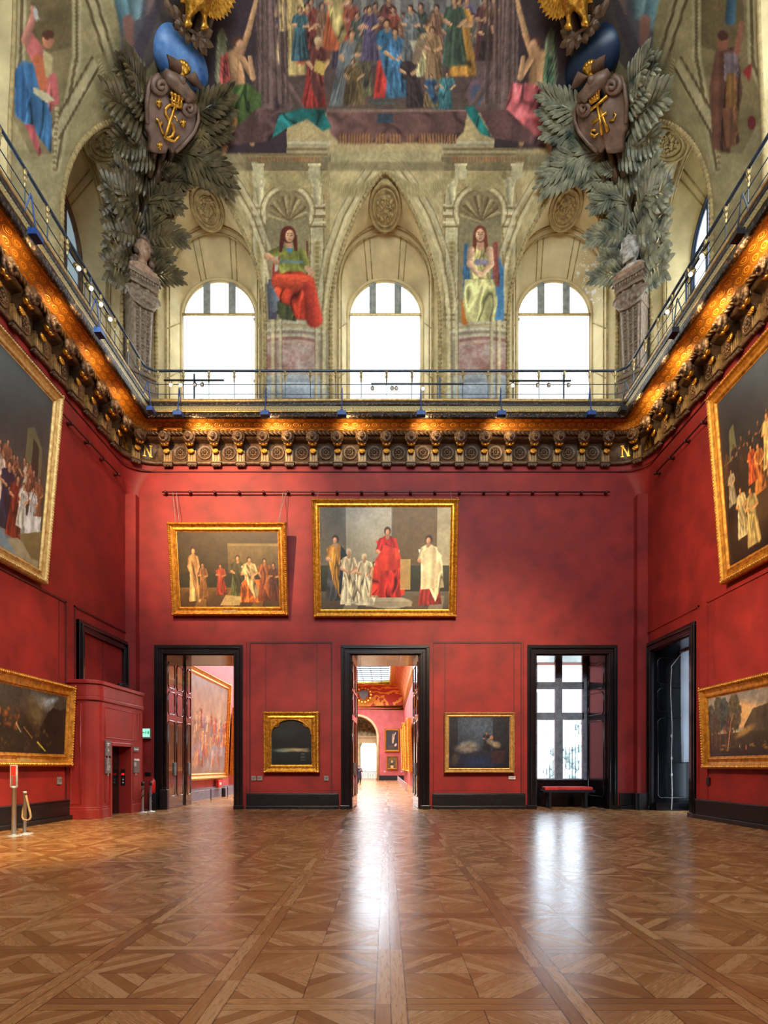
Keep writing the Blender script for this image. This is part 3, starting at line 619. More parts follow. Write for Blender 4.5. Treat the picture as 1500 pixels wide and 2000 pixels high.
def mural_side(u, v, dark):
    P = Paint(u, v); P.aa = 2.0; k = .9 if dark else 1.0; c = lambda *a: tuple(x*k for x in a); P.fill(c(176,162,118)); q = P.poly  # right-hand pigment darkened a little in place of shade
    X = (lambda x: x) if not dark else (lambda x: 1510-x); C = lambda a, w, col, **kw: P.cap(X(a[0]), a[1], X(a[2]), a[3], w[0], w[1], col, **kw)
    q([(X(a), b) for a, b in ((0,-40),(128,-40),(150,100),(118,300),(60,300),(0,180))], c(148,132,94))
    q([(X(a), b) for a, b in ((62,-40),(140,-40),(146,90),(70,110),(55,60))], c(120,104,72))
    for w, col in ((9, c(196,182,138)), (3, c(120,104,70))): C((150,-40,150,120), (w,w), col); C((150,110,110,330), (w,w), col); C((44,-40,40,120), (w,w), col); C((40,120,10,200), (w,w), col)
    C((170,-40,232,160), (14,14), c(196,182,138)); C((176,-40,238,160), (3,3), c(110,96,66)); C((156,-40,228,180), (3,3), c(110,96,66))
    C((192,120,110,260), (9,9), c(200,186,142)); C((196,126,116,270), (2.5,2.5), c(112,96,66)); C((180,112,100,250), (2.5,2.5), c(112,96,66)); C((196,116,226,190), (10,8), c(168,150,106))
    for i in range(26): t = i/25; P.ell(X(196+26*t), 120+75*t, 5, 5, c(150,130,88) if i % 2 else c(206,192,148)); P.ell(X(112-6*t), 190+140*t, 4, 4, c(150,130,88) if i % 2 else c(204,190,146)); P.ell(X(22+14*t), 170-230*t, 4, 4, c(150,130,88) if i % 2 else c(204,190,146))
    q([(X(a), b) for a, b in ((222,-60),(330,-60),(300,60),(262,150),(238,110))], c(104,104,110)); C((232,-40,246,50), (18,12), c(112,150,158), sh=.3); C((262,-40,264,30), (22,10), c(120,152,156), sh=.3); C((300,-40,292,26), (12,5), c(140,120,112)); C((250,40,254,110), (11,8), c(158,116,104))
    q([(X(a), b) for a, b in ((232,150),(330,-60),(420,-60),(300,120),(250,180))], c(86,76,84), a=.7)
    if not dark:
        q([(36,150),(44,118),(70,126),(92,178),(102,230),(100,300),(72,262),(30,226)], (72,118,160), folds=.3, seed=3); q([(28,140),(40,120),(60,190),(48,240),(28,220)], (64,108,152), folds=.3)
        q([(46,72),(62,62),(84,92),(110,200),(98,222),(84,160),(52,100)], (204,116,110), folds=.2); q([(84,96),(104,112),(100,150),(84,150)], (196,178,128))
        P.cap(50, 78, 66, 30, 9, 6, (210,142,122), sh=.2); P.cap(66, 30, 62, 14, 5, 4, (210,146,124)); P.cap(68, 18, 72, 36, 4, 4, (204,204,196)); P.ell(94, 80, 11, 15, (196,132,100), sh=.2); P.ell(94, 68, 12, 9, (92,58,44))
        P.cap(104, 150, 110, 200, 7, 6, (204,110,110)); q([(48,242),(66,244),(82,300),(76,306)], (190,96,98), folds=.25); q([(64,170),(90,180),(108,196),(90,200),(66,182)], (214,200,160))
        P.cap(74, 116, 84, 170, 10, 8, (196,112,76))
    else:
        q([(X(112),100),(X(70),90),(X(60),180),(X(84),300),(X(118),290),(X(124),170)], (104,70,56), folds=.3, seed=5); q([(X(96),104),(X(70),100),(X(66),150),(X(96),160)], (132,116,122), folds=.2)
        q([(X(92),145),(X(74),140),(X(68),220),(X(90),225)], (134,98,56), folds=.25); q([(X(60),140),(X(40),120),(X(46),160)], (150,52,52)); P.ell(X(98), 84, 11, 16, (140,92,72)); P.ell(X(98), 70, 11, 10, (74,46,38)); P.cap(X(70), 100, X(62), 46, 7, 5, (150,100,78)); P.cap(X(78), -40, X(84), 40, 8, 10, (62,92,110), sh=.3); P.ell(X(42), 240, 8, 14, (120,48,50))
        q([(X(100),210),(X(70),210),(X(66),280),(X(92),290)], (122,84,60), folds=.3)
    P.grain(.18, .03, .03, 4); P.grain(.1, .2, .2, 9); return P
CEIL = {}
for side in 'blr':
    me, vs = merge(vault_mesh(side), 'ceiling'); u, v = proj(vs)
    P = mural_back(u, v) if side == 'b' else mural_side(u, v, side == 'r')
    far = (vs[:, 1] < 13.0) & (np.abs(vs[:, 0]) > 0) if side != 'b' else None
    if far is not None: P.c[far] = (158,144,104)
    P.write(me); me.materials.append(FRESCO)
    nm = {'b': 'ceiling_back', 'l': 'ceiling_left', 'r': 'ceiling_right'}[side]
    o = bpy.data.objects.new(nm, me); COL.objects.link(o); o['kind'] = 'structure'; CEIL[side] = o

# ---- window bays: splayed embrasure, carved edge, arched frame, panes
FLAKE = None
def flake_mat():
    t = NT('flaking_cream_plaster'); v = t.coord('Object'); nz = t.noise(1.6, 5, v)
    base = t.ramp(nz.outputs[0], [(.3, (196,176,128)), (.7, (220,202,156))])
    sp = t.noise(5.5, 9, v, .72); sep = t.n('SeparateXYZ', i_0=v)
    dx = t.math('DIVIDE', t.math('SUBTRACT', sep.outputs[0], 8.1), 1.25); dz = t.math('DIVIDE', t.math('SUBTRACT', sep.outputs[2], 20.6), 1.5)
    d = t.math('ADD', t.math('MULTIPLY', dx, dx), t.math('MULTIPLY', dz, dz)); th = t.math('MULTIPLY_ADD', d, .16, .53)
    f = t.math('GREATER_THAN', sp.outputs[0], th); col = t.mix(f, base, rgba((236,238,228)))
    b = t.bsdf(i_Base_Color=col, i_Roughness=.75); b.inputs['Specular IOR Level'].default_value = .25; return t.m
FLAKE = flake_mat()
WIN_BROWN = pm('brown_window_bar', (112,86,66), .5, scale=5)
WIN_BLUE = pm('slate_blue_window_bar', (52,66,92), .45, scale=5)
WIN_GREY = pm('grey_window_bar', (150,152,142), .6, scale=5)
def frosted(name, c, tr):
    t = NT(name); a = t.n('BsdfDiffuse', i_Color=rgba(c)); g = t.n('BsdfTranslucent', i_Color=rgba(c)); m1 = t.n('MixShader', i_0=tr, i_1=a.outputs[0], i_2=g.outputs[0])
    gl = t.n('BsdfGlossy', i_Roughness=.15); m2 = t.n('MixShader', i_0=.06, i_1=m1.outputs[0], i_2=gl.outputs[0]); t.t.links.new(m2.outputs[0], t.out.inputs[0]); return t.m
DIMPANE = frosted('grey_frosted_pane', (150,164,166), .12)
PW = -1.2
nwin = 0
for side in 'blr':
    for bi, c in enumerate(BAYS[side]):
        near = side == 'b' or bi == 0
        nwin += 1; W = setting('window_%d' % nwin)
        A3 = lambda t, p, z: at_side(side, c+t, p, z)
        N = 36; xs = [-2.05*math.cos(PI*i/N) for i in range(N+1)]
        A = [(-2.05, 0.0, ZB), (-2.05, 0.0, 16.3)] + [(x, float(pv(LUN(x))), float(LUN(x))) for x in xs] + [(2.05, 0.0, 16.3), (2.05, 0.0, ZB)]
        B = [(-1.8, -.3, ZB), (-1.8, -.3, 17.5)] + [(-1.8*math.cos(PI*i/N), -.3, 20.2+2.06*math.sin(PI*i/N)) for i in range(N+1)] + [(1.8, -.3, 17.5), (1.8, -.3, ZB)]
        Cc = [(-1.5, PW, ZB), (-1.5, PW, 17.2)] + [(-1.5*math.cos(PI*i/N), PW, 19.4+1.5*math.sin(PI*i/N)) for i in range(N+1)] + [(1.5, PW, 17.2), (1.5, PW, ZB)]
        L = lambda a, b, t: [tuple(p*(1-t)+q*t for p, q in zip(m1, m2)) for m1, m2 in zip(a, b)]
        rows = [L(A, B, k/8) for k in range(9)] + [L(B, Cc, k/6) for k in range(1, 7)]
        m = MB(); m.grid([[A3(*p) for p in r] for r in rows])
        m.obj('embrasure', FLAKE if side == 'b' and bi == 2 else STONE, W, True)
        m = MB()
        E = [A3(x, p+.02, z) for x, p, z in A]
        pts = [Vector(p) for p in E]
        m.tube(pts, .055, 6)
        if near:                                    # egg carving along the edge
            acc = 0
            for p0, p1 in zip(pts, pts[1:]):
                L0 = (p1-p0).length; k = 0
                while acc < L0:
                    q = p0.lerp(p1, acc/L0); m.ell(q, .085, 6, 4); acc += .16
                acc -= L0
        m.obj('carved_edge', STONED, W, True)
        if near:
            m = MB()
            for r, dp in ((1.0, .04), (.955, .03)): m.tube([A3(x*r, p+dp+.06*(1-r)*10, (z-20.2)*r+20.2 if z > 20.2 else z) for x, p, z in L(B, Cc, .02 if r == 1 else .12)], .045 if r == 1 else .03, 6)
            for deg in (62, 70, 110, 118):
                a = math.radians(deg); m.tube([A3(*[b0*(1-t)+c0*t for b0, c0 in zip((-1.78*math.cos(a), -.28, 20.2+2.04*math.sin(a)), (-1.49*math.cos(a), PW, 19.4+1.49*math.sin(a)))]) for t in (.12, .95)], .022, 5)
            for zz in (16.4, 18.3):
                for sgn in (-1, 1): m.tube([A3(sgn*(1.79-.3*t), -.3-.9*t, zz+.9*t) for t in (.05, .95)], .018, 5)
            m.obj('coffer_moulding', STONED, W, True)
            # oval medallion on the web above the arch
            m = MB(); j0 = 2+N//2; a0, b0 = Vector(A3(*A[j0])), Vector(A3(*B[j0])); ctr = a0.lerp(b0, .5); e1 = (b0-a0).normalized(); e2 = Vector(A3(1,0,0))-Vector(A3(0,0,0)); nn = e1.cross(e2).normalized()
            if nn.z > 0: nn = -nn
            def web(x, f):
                ca = min(1, abs(x)/2.05); A_ = Vector(A3(x, float(pv(LUN(x))), float(LUN(x)))); xb_ = x*1.8/2.05; B_ = Vector(A3(xb_, -.3, 20.2+2.06*math.sqrt(1-(xb_/1.8)**2))); return A_.lerp(B_, f) + Vector((0,0,-.05))
            c2_ = a0.lerp(b0, .56)+nn*.3
            def oval(R, d): return [c2_ + nn*d + e2*(.56*R*math.cos(2*PI*k/32)) + e1*(.74*R*math.sin(2*PI*k/32)) for k in range(32)]
            m.grid([oval(1.02, -.4), oval(1.02, .0), oval(.95, .04), oval(.85, .0), oval(.4, .03), oval(.02, .05)], True)
            for R, w in ((1.0, .05), (.78, .04), (.5, .035)): m.tube(oval(R, .02), w, 6, closed=True)
            rr = random.Random(bi+3)
            for k in range(60):
                R = .58*math.sqrt(rr.random()); a = rr.random()*2*PI; m.ell(c2_ + nn*.03 + e2*(.54*R*math.cos(a)) + e1*(.7*R*math.sin(a)), .045+.03*rr.random(), 6, 4)
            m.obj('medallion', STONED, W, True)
        # casing and bars
        FM = {'b': WIN_GREY, 'l': WIN_BROWN, 'r': WIN_BLUE}[side]
        arc = lambda r, p: [A3(-r, p, ZB), A3(-r, p, 19.4)] + [A3(-r*math.cos(PI*i/24), p, 19.4+r*math.sin(PI*i/24)) for i in range(1, 24)] + [A3(r, p, 19.4), A3(r, p, ZB)]
        m = MB(); m.tube(arc(1.5, PW+.03), .07, 6); m.tube(arc(1.42, PW), .04, 6)
        m.obj('frame', STONE if side == 'b' else FM, W, True)
        def bar(mb, t0, t1, z0, z1, d=.09):
            p0, p1 = A3(t0, PW-.06, z0), A3(t1, PW+d-.06, z1); mb.box(*[f(a, b) for a, b in zip(p0, p1) for f in (min, max)])
        if side == 'b':
            for t in (-.5, .5):
                m = MB(); bar(m, t-.14, t+.14, 19.3, 19.4+math.sqrt(1.45**2-.5**2), .1); m.obj('mullion', FM, W)
                m = MB(); bar(m, t-.035, t+.035, ZB, 19.3, .05); m.obj('mullion', FM, W)
            for z in (16.9, 19.35): m = MB(); bar(m, -1.45, 1.45, z-.05, z+.05, .05); m.obj('transom', FM, W)
        else:
            for t in (-.5, .5): m = MB(); bar(m, t-.055, t+.055, ZB, 19.4+math.sqrt(1.45**2-.5**2)); m.obj('mullion', FM, W)
            for z in (16.0, 17.7, 19.4): m = MB(); bar(m, -1.45, 1.45, z-.055, z+.055); m.obj('transom', FM, W)
        m = MB(); poly = [(-1.44, ZB)] + [(-1.44*math.cos(PI*i/24), 19.4+1.44*math.sin(PI*i/24)) for i in range(25)] + [(1.44, ZB)]
        m.add([A3(t, PW-.03, z) for t, z in poly], [tuple(range(len(poly)))])
        m.obj('pane', DIMPANE if side == 'l' else GLASS, W)
        if side == 'b':
            b = thing('roller_blind', 'white roller blind drawn down over the %s arched window of the end wall' % ['left-hand', 'middle', 'right-hand'][bi], 'blind', A3(0, PW+.16, 19.4), group=None)
            m = MB(); m.add([(x, .0, z) for x, z in ((-1.38,-4.7),(1.38,-4.7),(1.38,0),(-1.38,0))], [(0,1,2,3)]); m.obj('fabric', BLIND, b)
            m = MB(); m.tube([(-1.42,0,0),(1.42,0,0)], .05, 8); m.obj('roller', BRASS, b)
            m = MB(); m.tube([(1.36,-.03,0),(1.36,-.03,-4.5)], .012, 5); m.obj('cord', BRASS, b)
# ================================================================ carved frieze: lion corbels, rosettes, monogram panels
BRONZELT = pm('light_bronzed_stucco', (160,128,80), .42, .15, .2, 8, .15, 50)
def corbel_parts():
    m = MB(); m.box(-.17,.17,0,.13,-.06,.05); m.box(-.2,.2,0,.16,.03,.06)
    for k in range(3): m.ell(((k-1)*.11,.1,-.07), (.06,.06,.05), 8, 6)
    foot = m.mesh('foot')
    m = MB(); m.box(-.15,.15,0,.12,.06,.5)
    for k in range(3): m.box((k-1)*.095-.03,(k-1)*.095+.03,.1,.16,.07,.42)
    pil = m.mesh('fluted_shaft')
    m = MB(); prof = [(0,.36),(.16,.36),(.22,.44),(.26,.52),(.36,.58),(.5,.66),(.58,.76),(.58,.95),(.45,1.0),(0,1.0)]
    m.prism(prof, -.1, .1, lambda x, y, d: (d, x, y))
    for sg in (-1, 1):
        m.tube([(sg*.11, .4+.1*math.cos(a)*(1-a/14), .78+.1*math.sin(a)*(1-a/14)) for a in [k*.5 for k in range(24)]], .025, 5)
    br = m.mesh('bracket')
    m = MB()
    for k in range(7):
        a = PI*(k-3)/8.5; m.ell((.11*math.sin(a), .25, .45-.11*math.cos(a)), (.03,.035,.03), 8, 6); m.tube([(0,.22,.5),(.1*math.sin(a),.26,.47-.12*math.cos(a))], [.02,.035], 6)
    m.ell((0,.22,.47), (.1,.05,.07), 10, 6); shell = m.mesh('shell')
    m = MB()
    for sg in (-1, 1): m.ell((sg*.09,.4,.64), (.06,.09,.12), 10, 8, ) ; m.tube([(sg*.05,.42,.52),(sg*.12,.44,.6),(sg*.15,.4,.72)], [.03,.05,.02], 8)
    m.ell((0,.44,.54), .055, 10, 8); pods = m.mesh('gilt_pods')
    m = MB(); m.ell((0,.56,.79), (.1,.12,.13), 14, 10); m.ell((0,.68,.74), (.06,.06,.055), 12, 8); m.ell((0,.735,.765), (.03,.025,.02), 8, 6)
    for sg in (-1, 1): m.ell((sg*.045,.66,.84), (.035,.03,.025), 8, 6); m.ell((sg*.04,.7,.72), (.04,.04,.03), 8, 6)
    m.ell((0,.66,.69), (.045,.05,.03), 8, 6)
    rr = random.Random(2)
    for R, y0, n, sz in ((.15,.55,13,.055),(.19,.47,15,.06)):
        for k in range(n):
            a = 2*PI*k/n; m.ell((R*math.sin(a), y0+rr.uniform(-.02,.02), .8+R*1.02*math.cos(a)), (sz,sz*1.1,sz*1.15), 8, 6)
    head = fuse(m, .016, 2, 'lion_head')
    for me in (foot, pil, br, shell, pods): me.polygons.foreach_set('use_smooth', [me is shell or me is pods]*len(me.polygons))
    return [('foot', foot, BRONZE), ('fluted_shaft', pil, BRONZELT), ('bracket', br, BRONZEDK), ('shell', shell, GOLDB), ('gilt_pods', pods, GOLDB), ('lion_head', head, BRONZE)]
CP = corbel_parts(); ZC = 12.93; proto = None
def put_corbel(x, y, rz, label, group):
    global proto
    M = TR(x, y, ZC, rz)
    if proto is None:
        proto = thing('lion_corbel', label, 'corbel', M=M, group=group)
        for n_, me, mt in CP: mobj(n_, me, mt, proto)
        return proto
    return dup(proto, M, label, group)
SP = .91
for k in range(-9, 10): put_corbel(k*SP, YB-.05, PI, 'gilt lion-head corbel on the end wall frieze, %s from its left end' % ORD[k+9], 'lion corbels on the end wall')
for sx, nm in ((-1, 'left'), (1, 'right')):
    put_corbel(sx*(HW-1.1*.293-.04), YB-1.1*.293-.04, sx*PI*.75, 'lion-head corbel in the rounded %s corner of the frieze' % nm, 'lion corbels in the corners')
    for k in range(9): put_corbel(sx*(HW-.05), 21.5-.96*k, sx*PI/2, 'lion-head corbel on the %s wall frieze, %s out from the corner' % (nm, ORD[k]), 'lion corbels on the %s wall' % nm)
# rosettes between the corbels (carved into the frieze)
m = MB(); m.lathe([(.27,0),(.27,.03),(.245,.045),(.22,.03),(.19,.03),(.18,.02)], 28, M=Matrix.Rotation(-PI/2, 4, 'X'))
for k in range(8): a = 2*PI*k/8; m.ell((.1*math.cos(a), .035, .1*math.sin(a)), (.05,.03,.05), 8, 6)
for k in range(16): a = 2*PI*k/16; m.ell((.165*math.cos(a), .03, .165*math.sin(a)), .025, 6, 4)
m.ell((0,.04,0), (.05,.04,.05), 10, 6)
ros = m.mesh('rosette'); ros.polygons.foreach_set('use_smooth', [True]*len(ros.polygons))
for k in range(-9, 9): mobj('rosette', ros, BRONZE, FRZ, TR((k+.5)*SP, YB-.07, 13.38, PI))
for sx in (-1, 1):
    for k in range(8): mobj('rosette', ros, BRONZE, FRZ, TR(sx*(HW-.07), 21.5-.96*(k+.5), 13.38, sx*PI/2))
# monogram N with laurel sprays in the corner panels
m = MB(); m.box(-.13,-.085,0,.05,-.2,.2); m.box(.085,.13,0,.05,-.2,.2); m.prism([(.13,.2),(.07,.2),(-.13,-.2),(-.07,-.2)], 0, .05)
for sx in (-1, 1):
    for z in (-.2,.2): m.box(sx*.108-.055, sx*.108+.055, 0, .055, z-.02, z+.02)
mono = m.mesh('letter_n')
for sx in (-1, 1):
    for a, rz in ((.95, 1.0), (.05, 0.0)):
        th = PI*.25 if False else 0
        an = PI - (PI/2)*(.78 if a > .5 else .22); x = -HW+1.1+1.03*math.cos(an); y = YB-1.1+1.03*math.sin(an); r_ = math.atan2(-(-HW+1.1-x), (YB-1.1-y))
        M = TR(x, y, 13.4, r_) if sx < 0 else TR(-x, y, 13.4, -r_)
        mobj('letter_n', mono, GOLDB, FRZ, M)
        q = MB(); q.ell((0,0,0), (.33,.02,.29), 20, 10)
        for sg in (-1, 1):
            for k in range(5): q.tube([(sg*(.18+.03*k),.03,-.25+.06*k),(sg*(.27+.025*k),.04,-.2+.09*k)], [.012,.03], 5)
        q.obj('monogram_panel', BRONZEDK, FRZ, M=M)

# ================================================================ balcony railing and the lamps fixed to it
RP = 1.12
rail = thing('balcony_railing', 'slim blue-grey metal railing with gilt baluster heads running round the balcony', 'railing', (0,0,0))
RAILM = pm('blue_grey_rail_paint', (62,78,96), .32, .3)
def railpath(r, z): return [(x, y, z) for x, y in wallpath(r, 1.55, 8)][1:-1]
m = MB(); m.tube(railpath(RP, 15.78), .045, 8); m.obj('handrail', RAILM, rail, True)
for z in (15.3, 14.95): m = MB(); m.tube(railpath(RP, z), .014, 5); m.obj('wire', RAILM, rail, True)
m = MB(); m.lathe([(.014,14.7),(.014,15.5)], 6); post = m.mesh('baluster'); m = MB(); m.lathe([(.02,15.35),(.035,15.42),(.025,15.5),(.05,15.56),(.03,15.64),(.05,15.7),(.05,15.76)], 8)
for sg in (-1, 1): m.tube([(0,0,15.58),(sg*.07,0,15.62),(sg*.12,0,15.72),(sg*.16,0,15.7)], .012, 5)
cap_ = m.mesh('baluster_head')
def baluster(x, y, rz=0):
    b = mobj('baluster', post, RAILM, rail, TR(x, y, 0, rz)); mobj('baluster_head', cap_, BRASS, b)
for k in range(-9, 10): baluster(k*SP, YB-RP)
for sx in (-1, 1):
    for k in range(9): baluster(sx*(HW-RP), 21.2-.96*k, PI/2)
# blue floods on bent arms hanging over the cornice edge
def flood_parts(col):
    m = MB(); m.tube([(0,-.28,.25),(0,-.02,.98),(0,.0,.92),(0,.1,.1)], .018, 6); arm = m.mesh('arm')
    m = MB(); m.box(-.15,.15,.02,.2,-.09,.05); m.box(-.16,.16,.0,.05,-.1,.06); m.tube([(-.1,.12,.05),(0,.1,.16),(.1,.12,.05)], .015, 5); h = m.mesh('housing')
    m = MB(); m.box(-.13,.13,-.006,.004,-.07,.03); l = m.mesh('lens'); return [('arm', arm, col), ('housing', h, col), ('lens', l, GREY)]
FP = flood_parts(BLUE); FPD = flood_parts(STEELDK)
def flood(x, y, rz, label, parts=FP, group='floodlights along the cornice'):
    t = thing('cornice_floodlight', label, 'floodlight', (x, y, 14.05), rz, group)
    for n_, me, mt in parts: mobj(n_, me, mt, t)
for i, px in enumerate((350,519,668,822,978,1152)): flood((px-CX)*21.65/F, YB-1.38, PI, 'small blue floodlight on a bent arm under the end balcony, %s from the left' % ORD[i])
for sx, nm, pp in ((-1,'left',FP),(1,'right',FPD)):
    for i, y in enumerate((21.3,17.5,14.3)): flood(sx*(HW-1.38), y, sx*PI/2, '%s floodlight on an arm under the %s balcony, %s out from the corner' % ('blue' if sx < 0 else 'dark', nm, ORD[i]), pp)
BULB = emat('lit_bulb', (255,226,180), 14.0); BULBOFF = pm('pale_lamp_glass', (226,214,200), .2)
def track(name_label, L, heads, M, post_x=None):
    t = thing('track_light', name_label, 'track light', M=M, group='track lights on the railing')
    m = MB(); m.box(-L/2, L/2, -.025, .025, -.02, .025); m.obj('track_bar', STEELDK, t)
    m = MB(); m.box(-.03,.03,-.05,-.01,-.75,.25) if post_x is None else m.box(post_x-.03, post_x+.03, -.05, -.01, -.75, .25); m.obj('post', RAILM, t)
    for hx, on in heads:
        m = MB(); m.tube([(hx,0,-.02),(hx,.02,-.12)], .012, 5); m.tube([(hx,-.03,-.1),(hx,.07,-.2)], [.05,.075], 10); h = m.obj('spot_head', STEELDK if not on else BRASS, t, True)
        m = MB(); m.ell((hx,.09,-.22), .055, 10, 8); m.obj('bulb', BULB if on else BULBOFF, h, True)
yb = YB-RP-.07
bx = lambda px: (px-CX)*yb/F; bz = lambda py: EYE+(CY-py)*yb/F
track('track light with one lit lamp by the first arched window of the end wall', 2.15, [(-.8,1),(-.45,1),(.05,0),(.3,0)], TR(bx(379), yb, bz(743), PI) @ Matrix.Scale(-1, 4, (1,0,0)))
track('long unlit track light in front of the middle arched window', 3.3, [(-1.6,0),(-.9,0),(-.75,0),(.2,1)], TR(bx(815), yb, bz(750), PI) @ Matrix.Scale(-1, 4, (1,0,0)), .8)
track('track light with a lit end lamp by the third arched window of the end wall', 2.2, [(-1.0,1),(-.1,0),(.3,0),(1.0,0)], TR(bx(1055), yb, bz(744), PI) @ Matrix.Scale(-1, 4, (1,0,0)), .85)
track('lit track light on the railing of the left wall', 2.4, [(-1.0,1),(-.4,1),(.2,1),(.9,1)], TR(-HW+RP+.07, 17.6, 15.45, -PI/2))
track('lit track light on the railing before the tall right-hand arched window', 2.6, [(-1.1,1),(-.5,1),(.9,1)], TR(HW-RP-.07, 17.4, 15.45, PI/2))

# ================================================================ picture rails
def picture_rail(label, p0, p1, n, out):
    t = thing('picture_rail', label, 'picture rail', p0); d = Vector(p1)-Vector(p0); o = Vector(out)
    m = MB(); m.tube([o*.16, d+o*.16], .028, 8); m.obj('rod', REDMETAL, t, True)
    u = d.normalized()
    for k in range(n):
        c = u*(.12+(d.length-.24)*k/(n-1)); m = MB(); m.tube([c, c+o*.2], [.06,.045], 8); m.ell(c+o*.16, .06, 8, 6); m.obj('bracket', REDMETAL, t, True)
picture_rail('dark red picture rail on brackets across the end wall', (-8.4,YB,11.87), (8.36,YB,11.87), 19, (0,-1,0))
picture_rail('dark red picture rail on the left wall beside the huge painting', (-HW,12.0,12.0), (-HW,21.85,12.0), 10, (1,0,0))
picture_rail('dark red picture rail on the right wall beside the huge painting', (HW,12.0,12.0), (HW,21.75,12.0), 10, (-1,0,0))

# ================================================================ doors, windows below, baseboards
DOORWOOD = pm('dark_polished_door', (66,36,26), .16, var=.25, scale=3, spec=.6, coat=.5)
def casing(parent, side, t0, t1, h, mat=BLACK):
    m = MB()
    def b(a0, a1, z0, z1, th):
        if side == 'b': m.box(a0, a1, YB-th, YB+.02, z0, z1)
        elif side == 'l': m.box(-HW-.02, -HW+th, a0, a1, z0, z1)
        else: m.box(HW-th*.6, HW+.02, a0, a1, z0, z1)
    for wv, th in ((.33,.1),(.29,.14),(.22,.17),(.17,.11),(.05,.13)):
        i = 0 if wv > .1 else 0
        b(t0-wv, t0, .0, h+wv, th) if wv in (.33,) else None
    for (o0, o1, th) in ((.33,.23,.12),(.23,.19,.17),(.19,.07,.09),(.07,0,.12)):
        b(t0-o0, t0-o1, 0, h+o1, th); b(t1+o1, t1+o0, 0, h+o1, th); b(t0-o0, t1+o0, h+o1, h+o0, th)
    b(t0-.37, t0+.0, 0, .14, .22); b(t1-.0, t1+.37, 0, .14, .22)
    return m.obj('casing', mat, parent, bevel=.012)
def leaf(parent, a, b, h, handle=True, mat=DOORWOOD):
    # a door leaf standing from plan point a to plan point b
    A, B = Vector((a[0],a[1],0)), Vector((b[0],b[1],0)); L = (B-A).length; u = (B-A).normalized(); nrm = Vector((-u.y, u.x, 0))
    M = Matrix(((u.x, nrm.x, 0, A.x),(u.y, nrm.y, 0, A.y),(0,0,1,0),(0,0,0,1)))
    m = MB(); m.box(0, L, -.04, .04, .02, h-.03); lf = m.obj('leaf', mat, parent, M=M)
    m = MB(); npan = 2 if L > 1.4 else 1
    for (z0, z1) in ((.45,3.35),(3.6,4.45),(4.6,h-.25)):
        for k in range(npan):
            x0, x1 = L*k/npan+.1, L*(k+1)/npan-.1; c = .1
            pts = [(x0+c,z0),(x1-c,z0),(x1,z0+c),(x1,z1-c),(x1-c,z1),(x0+c,z1),(x0,z1-c),(x0,z0+c)]
            for sg in (-1, 1): m.tube([(x, sg*.045, z) for x, z in pts], .022, 6, closed=True)
    m.obj('panel_moulding', mat, lf, True)
    if handle:
        m = MB(); m.box(L*.42-.07, L*.42+.07, -.1, .1, 1.25, 1.75); m.obj('handle_plate', GREY, lf, bevel=.01)
    return lf
dr = setting('door_1'); casing(dr, 'b', *D1, DH); leaf(dr, (D1[0]+.05,23.08), (D1[0]+.1,24.85), DH); leaf(dr, (D1[0]+.17,24.9), (D1[0]+.2,25.5), DH); leaf(dr, (D1[1]-.05,25.4), (D1[1]-.06,23.3), DH, False)
dr = setting('door_2'); casing(dr, 'b', *D2, DH); leaf(dr, (D2[0]+.05,23.08), (D2[0]+.12,25.4), DH); leaf(dr, (D2[1]-.05,23.08), (D2[1]-.14,25.4), DH)
for d in (dr, bpy.data.objects['door_1']): 
    m = MB(); dd = D2 if d is dr else D1; m.box(dd[0], dd[1], YB+.03, TB-.02, DH-.04, DH-.005); m.obj('soffit', BLACK, d)
dr = setting('door_3'); casing(dr, 'l', 19.4, 22.35, DH+.05); m = MB(); m.box(-HW, -HW+.02, 19.42, 22.33, 4.0, DH+.04); m.obj('red_infill', RED, dr)
m = MB(); m.box(-HW, -HW+.03, 20.8, 20.83, 4.0, DH); m.obj('infill_seam', REDDARK, dr)
# tall window at the end of the hall, deep black embrasure with folded shutters
BLUEBLACK = pm('blue_black_lacquer', (12,14,20), .2, var=.3, scale=4, spec=.5, coat=.12)
WFRAME = pm('glare_paled_window_frame', (104,122,146), .4)  # dark frame colour lightened to carry the window glare
W = setting('window_12'); casing(W, 'b', *D3, DH)
YW = 24.5
def solid_quad(mb, a, b, z0, z1, th=.04):
    A, B = Vector((a[0],a[1],0)), Vector((b[0],b[1],0)); n = Vector((-(B-A).y, (B-A).x, 0)).normalized()*th
    mb.prism([(A.x,A.y),(B.x,B.y),(B.x+n.x,B.y+n.y),(A.x+n.x,A.y+n.y)], z0, z1, lambda x, y, d: (x, y, d))
leaf(W, (D3[1]-.03,23.1), (8.06,YW-.06), DH-.02, False, BLUEBLACK); leaf(W, (D3[0]+.03,23.1), (5.86,YW-.06), DH-.02, False, BLUEBLACK)
m = MB(); m.box(D3[0], D3[1], YB+.03, YW, DH-.05, DH-.005); m.box(5.7, 8.2, YW-.08, YW+.05, 0, 1.06); m.obj('breast_panel', BLUEBLACK, W)
m = MB(); m.box(5.75,5.98,YW-.05,YW+.09,1.0,DH); m.box(7.85,8.1,YW-.05,YW+.09,1.0,DH); m.box(5.75,8.1,YW-.05,YW+.09,5.78,DH+.2); m.obj('frame', WFRAME, W)
m = MB(); m.box(6.76,7.04,YW-.07,YW+.09,1.0,5.8); m.obj('mullion', WFRAME, W)
for z0, z1 in ((1.0,1.12),(3.49,3.76),(4.7,4.99)): m = MB(); m.box(5.9,7.9,YW-.05,YW+.08,z0,z1); m.obj('transom', WFRAME, W)
m = MB(); m.box(5.98,7.85,YW+.01,YW+.02,1.1,5.8); m.obj('pane', GLASS, W)
g = thing('window_grille', 'thin upright iron bars outside the lower part of the tall end window', 'grille', (6.95,YW+.5,1.0))
